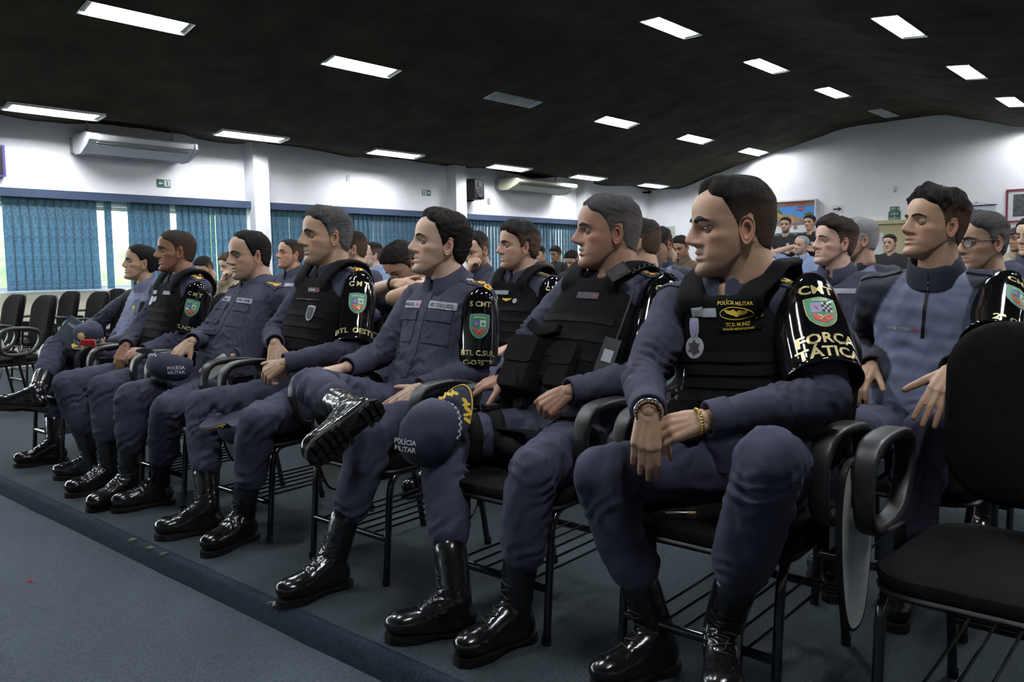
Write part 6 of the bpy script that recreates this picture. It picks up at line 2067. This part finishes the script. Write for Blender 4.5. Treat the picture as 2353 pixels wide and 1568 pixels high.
person_bg((3.96, 5.95, 1.28), 'officer with raised chin seen between the balding and the grey-haired officers', hd((.40, .225, .15), top=.003, front=.08, fat=.5, seed=54), 'shirt', (-9, 8, 0), chair_label='black chair under the officer with raised chin', seed=54, build=1.05)
B5 = person_bg((5.40, 6.66, 1.295), 'pale man with rimless glasses and light blue shirt near the blinds', hd((.55, .39, .31), front=.092, temple=.09, top=.008, side=.008, seed=55, stubble=.05), 'lblue', (-24, 4, 0), chair_label='black chair under the man with rimless glasses', seed=55)
B5.glasses(M_STEEL)
B5b = person_bg((6.15, 7.30, 1.26), 'woman with a curly brown ponytail hidden behind the man with glasses', hd(LIGHT, (.09, .035, .018), top=.012, side=.010, stubble=0, seed=56, grey=0), 'lblue', (-40, 0, 0), chair_label='black chair under the woman with the curly ponytail', seed=56, build=.92)
b = MB(); rs_ = random.Random(5)
for k in range(26):
    c = np.array((-.135 + rs_.gauss(0, .022), rs_.gauss(0, .022), -.03 - .13*rs_.random()))
    b.ellipsoid(B5b.hp(*c), (.022, 0, 0), (0, .022, 0), (0, 0, .022), 8, 6)
me = remesh(b, .009, 1); V = coords(me); setco(me, V + normals(me)*(.004*waves(V, .02, 9))[:, None]); setcol(me, np.tile((.13, .05, .022), (len(V), 1))); B5b.put('ponytail', me, M_HAIR)
B6 = person_bg((3.17, 3.64, 1.155), 'officer with bowed head, folded bare forearms and a wristwatch, left of the young officer', hd(TAN, top=.018, side=.010, seed=57), 'rolled', (-5, -38, 0), arms=dict(L='fold', R='fold'), chair_label='black chair under the officer with folded forearms', seed=57, lean=-.35, hips=.58, joints=dict(elL=(2.785, 3.271, .985), wrL=(2.90, 3.13, 1.05), elR=(2.966, 3.678, 1.01), wrR=(2.90, 3.38, 1.06)))
bracelet(B6, 'R', .03, .034, 'wristwatch', M_BLACK, 0, .008)
person_bg((4.81, 8.96, 1.20), 'bearded man in black looking down in front of the leftmost blind', hd((.45, .29, .21), stubble=.95, top=.012, seed=58), 'blackl', (12, -30, 0), chair_label='black chair under the bearded man by the leftmost blind', seed=58)
person_bg((4.75, 8.30, 1.22), 'person in beige with hand against the face beside the leftmost blind', hd((.46, .31, .23), (.05, .03, .018), top=.016, side=.012, stubble=0, seed=59), 'beige', (0, -14, 0), arms=dict(R='face'), chair_label='black chair under the person in beige', seed=59)
person_bg((10.48, 8.64, 1.37), 'distant dark-haired person, left one of the two far ones by the blinds', hd(TAN, seed=60), 'brown', (5, -10, 0), lod=3, ground=.14, chair_label='black chair far back under the left of two distant people', seed=60)
person_bg((11.55, 9.16, 1.395), 'distant dark-haired person, right one of the two far ones by the blinds', hd(BRN, seed=61, top=.014, side=.014), 'blackl', (0, -18, 0), lod=3, ground=.14, chair_label='black chair far back under the right of two distant people', seed=61)
person_bg((9.0, 6.85, 1.24), 'distant person in black beside the dark red stand', hd(TAN, seed=62), 'blackl', (0, -30, 0), lod=3, ground=.14, chair_label='black chair beside the dark red stand', seed=62, hips=.60)
B10 = person_bg((3.93, 2.52, 1.26), 'officer with glasses seen from behind, half hidden behind the radio officer', hd((.50, .31, .22), fade=.5, seed=63), 'shirt', (-72, 2, 0), chair_label='black chair behind the radio officer', seed=63)
B10.glasses()
person_bg((5.34, 3.25, 1.28), 'officer in slate pullover looking down, seen between the two nearest front-row officers', hd((.36, .22, .155), front=.070, temple=.058, top=.014, seed=64), 'polo', (-12, -30, 0), chair_label='black chair under the officer in pullover looking down', seed=64)
person_bg((8.45, 4.87, 1.35), 'distant bearded man in brown looking down near the grey electric panel', hd(BRN, stubble=.6, seed=65), 'brown', (0, -20, 0), lod=3, chair_label='black chair under the bearded man in brown', seed=65, hips=.64, ground=.10)
for (p, lab, hh_, sd, st) in (((13.61, 5.84, 1.80), 'standing bearded man in a black t-shirt, left of the pair under the helicopter picture', hd((.42, .27, .19), stubble=1.0, seed=66), 66, 10), ((13.87, 5.53, 1.83), 'standing man in a black t-shirt, right of the pair under the helicopter picture', hd((.40, .25, .165), seed=67, top=.016, stubble=0), 67, -5)):
    Fs = person_bg(p, lab, hh_, 'black', (st, 2, 0), lod=3, ground=.14, stand=True, arms=dict(L='fold', R='fold'), seed=sd)
    Fs.badge(.70, .07, disc_pts(.030, 10), M_SILVER)
person_bg((11.0, 4.5, 1.39), 'grey-bearded man in light blue shirt with one arm behind his head', hd((.44, .28, .21), (.20, .20, .20), stubble=.8, front=.090, temple=.088, top=.005, seed=68, grey=.8), 'lblue_short', (-13, 2, -12), lod=3, ground=.14, arms=dict(R='behind'), chair_label='black chair under the grey-bearded man', seed=68)
person_bg((4.42, 1.63, 1.235), 'young pale officer with swept-up hair, behind the nearest officer shoulder', hd((.53, .34, .27), (.020, .014, .011), top=.016, quiff=.010, stubble=.05, fade=.45, seed=69, lipc=(.85, .5, .5)), 'shirt', (-40, 8, 0), chair_label='black chair under the young pale officer', seed=69, build=.98)
person_bg((5.10, 1.74, 1.265), 'grey-haired officer in slate pullover behind the young pale officer', hd((.40, .25, .18), (.16, .16, .165), top=.009, side=.005, grey=.7, stubble=.15, seed=70, browc=DK), 'polo', (-54, 2, 0), chair_label='black chair under the grey-haired officer in slate pullover', seed=70)
person_bg((12.76, 3.9, 1.42), 'smiling woman in a black t-shirt seated before the cream door', hd((.43, .28, .20), top=.010, side=.008, stubble=0, seed=71, browt=.7), 'black', (-6, 0, 4), lod=3, ground=.14, chair_label='black chair before the cream door', seed=71, build=.95)
person_bg((5.16, 1.13, 1.27), 'man with grey-streaked hair mostly hidden behind the man with dark-framed glasses', hd((.30, .18, .125), top=.014, grey=.4, seed=72), 'shirt', (-46, 0, 0), chair_label='black chair under the man with grey-streaked hair', seed=72)
B20 = person_bg((4.06, .865, 1.205), 'officer with dark-framed glasses and name tapes behind the slate pullover officer', hd((.43, .275, .19), (.016, .014, .013), top=.012, side=.006, front=.080, grey=.25, seed=73, stubble=.15), 'shirt', (-36, -2, 0), chair_label='black chair under the officer with dark-framed glasses', seed=73)
B20.glasses()
person_bg((6.3, 1.042, 1.279), 'officer cut off by the right border of the picture', hd((.44, .29, .21), seed=74), 'shirt', (-28, 0, 0), chair_label='black chair at the right border in the fourth row', seed=74)
B22 = person_bg((10.35, 1.84, 1.36), 'distant person wearing a black cap near the right border', hd(BRN, seed=75), 'beige', (-40, 0, 0), lod=3, ground=.14, chair_label='black chair under the person wearing a cap', seed=75)
b = MB(); b.ellipsoid(B22.hp(-.005, 0, .075), np.array(B22.hframe[1])*.112, np.array(B22.hframe[2])*.092, np.array(B22.hframe[3])*.062, 16, 10); b.ellipsoid(B22.hp(.12, 0, .062), np.array(B22.hframe[1])*.07, np.array(B22.hframe[2])*.065, np.array(B22.hframe[3])*.008, 14, 8)
B22.put('cap', remesh(b, .008, 2), M_BTEE)
B23 = person_bg((4.28, 3.72, 1.245), 'officer in a vest hidden behind the head of the officer with pilot wings, armband showing', hd(TAN, seed=76), 'vest', (-30, 0, 0), chair_label='black chair in the third row behind the officer with pilot wings', seed=76)
B23.vest(4); B23.epaulette(2); B23.armband([('C M T', .08, .024)], 'a', (.8, .5))

# empty chairs towards the window corner
for (x, y, lab) in ((2.42, 7.85, 'empty black chair beyond the woman, nearer of two in the front row by the window'), (2.42, 8.60, 'empty black chair beyond the woman, farther of two in the front row by the window'),
                    (3.30, 7.10, 'empty black chair in the second row just behind the woman in the pullover'), (3.30, 8.90, 'empty black chair in the second row left of the woman'), (3.30, 9.65, 'empty black chair in the second row next to the leftmost blind'),
                    (4.20, 9.85, 'empty black chair in the third row by the leftmost blind'), (4.20, 10.6, 'empty black chair in the third row nearest to the leftmost blind'), (5.1, 10.5, 'empty black chair in the fourth row under the leftmost blind'),
                    (3.30, 6.35, 'empty black chair hidden behind the woman and the vested officer')):
    chair((x, y, 0), lab, full=False)

# ------------------------------------------------------------------ caps and small things held or lying about
M_CAP = mat('navy_cap_cloth', (.022, .025, .050), .85, noise=.2, nscale=14, bump=.3, bscale=600)
M_CAPW = mat('cap_white_thread', (.60, .62, .64), .7)
def cap(center, A, B, label, text=True, check=True, laurel=True, emblem=False, k=1.0, open_in=None):
    """soft peaked cap: center of the opening, A = crown axis, B = peak direction"""
    A = nrm(A); B = np.array(B, float); B = nrm(B - A*(B @ A)); L = np.cross(A, B)
    C = np.array(center, float)
    t = thing('peaked_cap', tuple(C), label, 'cap', 'police caps')
    th = np.linspace(0, 2*PI, 48, endpoint=False)
    a, b, h = .100*k, .082*k, .105*k
    def rg(z, s): return np.outer(np.cos(th)*a*s, B) + np.outer(np.sin(th)*b*s, L) + A*z
    mb_ = MB()
    rows = [rg(.004, .95), rg(0, .97), rg(0, 1.0), rg(.03*k, 1.035), rg(.06*k, 1.02), rg(.082*k, .90), rg(.097*k, .68), rg(.104*k, .40), rg(.106*k, .12)]
    for i, r_ in enumerate(rows):
        if i > 2: rows[i] = r_*1.0 + .0035*np.stack([waves(r_, .06, 91 + i)]*3, 1)*0 + np.outer(.004*waves(r_, .07, 90), A)
    inner = [rg(.100*k, .10), rg(.090*k, .6), rg(.06*k, .93), rg(.01*k, .95)]
    mb_.loft(rows, cap=True)
    cr = link('crown', mb_.mesh(), M_CAP, t)
    bv = BVHTree.FromPolygons([tuple(v) for v in coords(cr.data)], [tuple(p.vertices) for p in cr.data.polygons])
    mi_ = MB(); mi_.loft(inner[::-1], cap=False); link('lining', mi_.mesh(), M_DNAVY, t)
    # peak
    pk = MB(); n = 17; rows = []
    an = np.linspace(-1.05, 1.05, n)
    for (q, dz) in ((.0, 0.0), (.35, -.006), (.7, -.010), (1.0, -.012)):
        rows.append(np.array([B*(math.cos(x)*a*1.0 + q*.070*k*math.cos(x*1.25)) + L*(math.sin(x)*b*1.02) + A*(.006 + dz - .016*(abs(math.sin(x))**2)*q) for x in an]))
    V = np.concatenate(rows); N4 = len(V)
    F = []
    for i in range(3):
        for j in range(n - 1):
            F.append((i*n + j, i*n + j + 1, (i+1)*n + j + 1, (i+1)*n + j))
    V2 = V - A*.004
    F2 = [tuple(N4 + i for i in f[::-1]) for f in F]
    rim = list(range(n)) + [n*1 + n - 1, n*2 + n - 1] + list(range(4*n - 1, 3*n - 1, -1)) + [2*n, n]
    F3 = [(rim[i], N4 + rim[i], N4 + rim[(i+1) % len(rim)], rim[(i+1) % len(rim)]) for i in range(len(rim))]
    pk.add(np.vstack([V, V2]), F + F2 + F3)
    po = link('peak', pk.mesh(), M_CAP, t)
    pbv = BVHTree.FromPolygons([tuple(v) for v in coords(po.data)], [tuple(p.vertices) for p in po.data.polygons])
    if laurel:
        lb = MB()
        for sg in (1, -1):
            for i in range(5):
                x = sg*(.25 + .15*i); c = B*(math.cos(x)*(a + .034*k)) + L*math.sin(x)*b*1.02
                leaf = disc_pts(.0125*k, 9, .42)
                up_ = nrm(L*sg + B*.9*(1 if i % 2 else -.2))
                decal_poly(pbv, c, A, up_, leaf, .0015, (1.0,), .001, lb)
        link('laurel', lb.mesh(), M_GOLDT, po, smooth=False)
        er = MB(); pts = []
        for x in np.linspace(-1.0, 1.0, 21):
            pts.append(B*(math.cos(x)*a + .066*k*math.cos(x*1.25)) + L*(math.sin(x)*b*1.02) + A*(.006 - .012 - .016*math.sin(x)**2 + .0015))
        er.tube(pts, .0022, 5); link('gold_edge', er.mesh(), M_GOLDT, po)
    if check:
        for i in range(26):
            for j in range(2):
                x = -1.25 + 2.5*(i + .5)/26; d_ = nrm(B*math.cos(x) + L*math.sin(x))
                q = MB(); w_ = 2.5/26*.095*k
                c = B*math.cos(x)*a + L*math.sin(x)*b + A*(.008 + .0075*j)*k
                decal_rect(bv, c, d_, A, w_, .0075*k, .0022, 1, 1, .002, q)
                link('check_square', q.mesh(), M_CAPW if (i + j) % 2 else M_INK, cr, smooth=False)
    if text:
        for tx, z in (('POLÍCIA', .056), ('MILITAR', .036)):
            q = MB(); c0, dd, uu = (np.array(v, float) for v in text)
            decal_text(bv, c0 - C + nrm(uu)*(z - .046)*k, dd, uu, tx, .0145*k, .0025, bold=.03, mb=q)
            link('lettering', q.mesh(), M_CAPW, cr, smooth=False)
    if emblem:
        q = MB(); decal_poly(bv, B*a + A*.055*k, nrm(B + A*.5), A, star_pts(8, .026, .017), .0025, (.5, 1.0), .002, q); eo = link('emblem', q.mesh(), M_GOLDT, cr, smooth=False)
        q = MB(); decal_poly(bv, B*a + A*.055*k, nrm(B + A*.5), A, disc_pts(.013, 14), .0040, (1.0,), .002, q); link('emblem_centre', q.mesh(), M_SILVER, eo, smooth=False)
    return t
# cap drooping over the right knee of the radio officer
cap((1.835, 1.955, .588), (-.86, -.10, .28), (.20, -.42, .88), 'navy cap with gold laurel peak and chequered band on the radio officer knee', text=((1.79, 2.04, .560), (-.75, -.62, .1), (.1, 0, 1)), k=1.12)
# cap held upside down on the right thigh of the balding officer
cap((1.905, 3.905, .722), (-.35, -.12, -.92), (-.55, .70, .1), 'navy cap with POLICIA MILITAR lettering held by the balding officer', text=((1.90, 3.85, .665), (-.45, -.85, .1), (0, 0, 1)), laurel=False, k=1.05)
# cap between the knees of the grey-haired officer
cap((1.865, 3.225, .505), (.25, .1, -.95), (-.92, .25, .30), 'navy cap with pale-edged peak between the knees of the grey-haired officer', text=False, check=False)
# cap in the woman's hand
cap((2.06, 5.27, .745), (-.15, -.25, .95), (-.70, -.70, .15), 'navy cap with gold emblem in the hand of the woman', text=False, emblem=True, k=.95)
# red wallet and notebook
t = thing('red_wallet', (2.015, 5.165, .715), 'small red wallet held under the cap by the woman', 'wallet')
b = MB(); ax = nrm((-.65, .75, 0)); az = nrm((-.2, -.2, .95)); ay = np.cross(az, ax)
rows = [np.array([ax*x*q + az*y*q + ay*d_ for x, y in round_rect(.042, .034, .008, 3)]) for d_, q in ((-.010, .95), (-.008, 1.0), (.008, 1.0), (.010, .95))]
b.loft(rows); link('cover', b.mesh(), mat('red_leather', (.45, .02, .02), .45), t, ang=40)
b = MB(); b.obox(ay*0, ax*.043, ay*.003, az*.030); link('paper_edge', b.mesh(), M_PAPER, t, smooth=False)
t = thing('notebook', (1.985, 5.345, .785), 'dark spiral notebook with white page edges on the lap of the woman', 'notebook')
ax = nrm((-.55, .25, -.75)); ay = nrm((-.45, -.85, .1)); ay = nrm(ay - ax*(ay @ ax)); az = np.cross(ax, ay)
b = MB(); b.obox((0, 0, 0), ax*.085, az*.058, ay*.0045); link('pages', b.mesh(), M_PAPER, t, smooth=False)
b = MB(); b.obox(ay*.006, ax*.087, az*.060, ay*.0012); link('cover', b.mesh(), mat('notebook_cover', (.05, .065, .085), .4), t, smooth=False)
b = MB(); b.obox(-ay*.006, ax*.087, az*.060, ay*.0012); link('cover', b.mesh(), M_PAPER, t, smooth=False)
for i in range(9):
    c = ax*(.090) + az*(-.05 + .0125*i); g = MB(); g.tube([c + ay*.008*math.cos(q) + ax*.008*math.sin(q) for q in np.linspace(0, 2*PI, 8, endpoint=False)], .0012, 5, closed=True); link('spiral_ring', g.mesh(), M_STEEL, t)
g = MB(); flat_text('AGENDA', ax*-.04 + ay*.0078, ay, ax*-1.0, .016, mb=g); link('lettering', g.mesh(), M_CAPW, t, smooth=False)
t = thing('smartphone', (2.05, 3.755, .668), 'white-backed smartphone in the left hand of the balding officer', 'phone')
ax = nrm((-.62, .55, -.56)); ay = nrm((-.45, -.85, .25)); ay = nrm(ay - ax*(ay @ ax)); az = np.cross(ax, ay)
b = MB(); b.loft([np.array([ax*x*q + az*y*q + ay*d_ for x, y in round_rect(.074, .036, .009, 4)]) for d_, q in ((-.004, .97), (-.002, 1.0), (.002, 1.0), (.004, .97))]); link('back_cover', b.mesh(), M_TABLET, t, ang=40)
b = MB(); b.obox(-ay*.0045, ax*.070, az*.033, ay*.0005); link('screen', b.mesh(), M_BLACK, t, smooth=False)
# metal pen on the seat of the nearest officer
t = thing('metal_pen', (1.885, 1.085, .4755), 'short silver and brass pen lying on the nearest officer seat', 'pen')
ax = nrm((.55, -.83, 0))
b = MB(); b.capsule(-ax*.036, .0045, ax*.036, .0045, 10); link('barrel', b.mesh(), M_STEEL, t)
b = MB(); b.capsule(ax*.020, .0052, ax*.037, .0052, 10); link('end_cap', b.mesh(), M_GOLD, t)
# red speck of paper on the lower carpet
t = thing('paper_scrap', (1.10, 3.52, -.068), 'tiny red scrap lying on the lower carpet', 'scrap')
b = MB(); b.add([(-.012, 0, .002), (.010, -.007, .003), (.013, .006, .006), (-.004, .010, .004), (0, 0, .009)], [(0, 1, 4), (1, 2, 4), (2, 3, 4), (3, 0, 4), (3, 2, 1, 0)]); link('scrap', b.mesh(), M_RED, t, smooth=False)
# frayed light patches on the step edge
M_FRAY = mat('frayed_backing', (.17, .155, .12), .9, noise=.4, nscale=40)
for i, (y, ln) in enumerate(((2.42, .055), (3.50, .03), (3.34, .028), (3.22, .018), (5.42, .04))):
    b = MB(); pts = [(1.497 + .010*math.sin(k*2.1), y - ln/2 + ln*k/5, .0015) for k in range(6)]
    rows = [np.array([(x - .007, yy, -.002), (x - .005, yy, .0035), (x + .006, yy, .0045), (x + .008, yy, .0015)]) for x, yy, _ in pts]
    b.loft(rows); o = link('trim_%d' % (4 + i), b.mesh(), M_FRAY, smooth=False); tag(o, kind='structure')
bpy.data.scenes.remove(WORK)
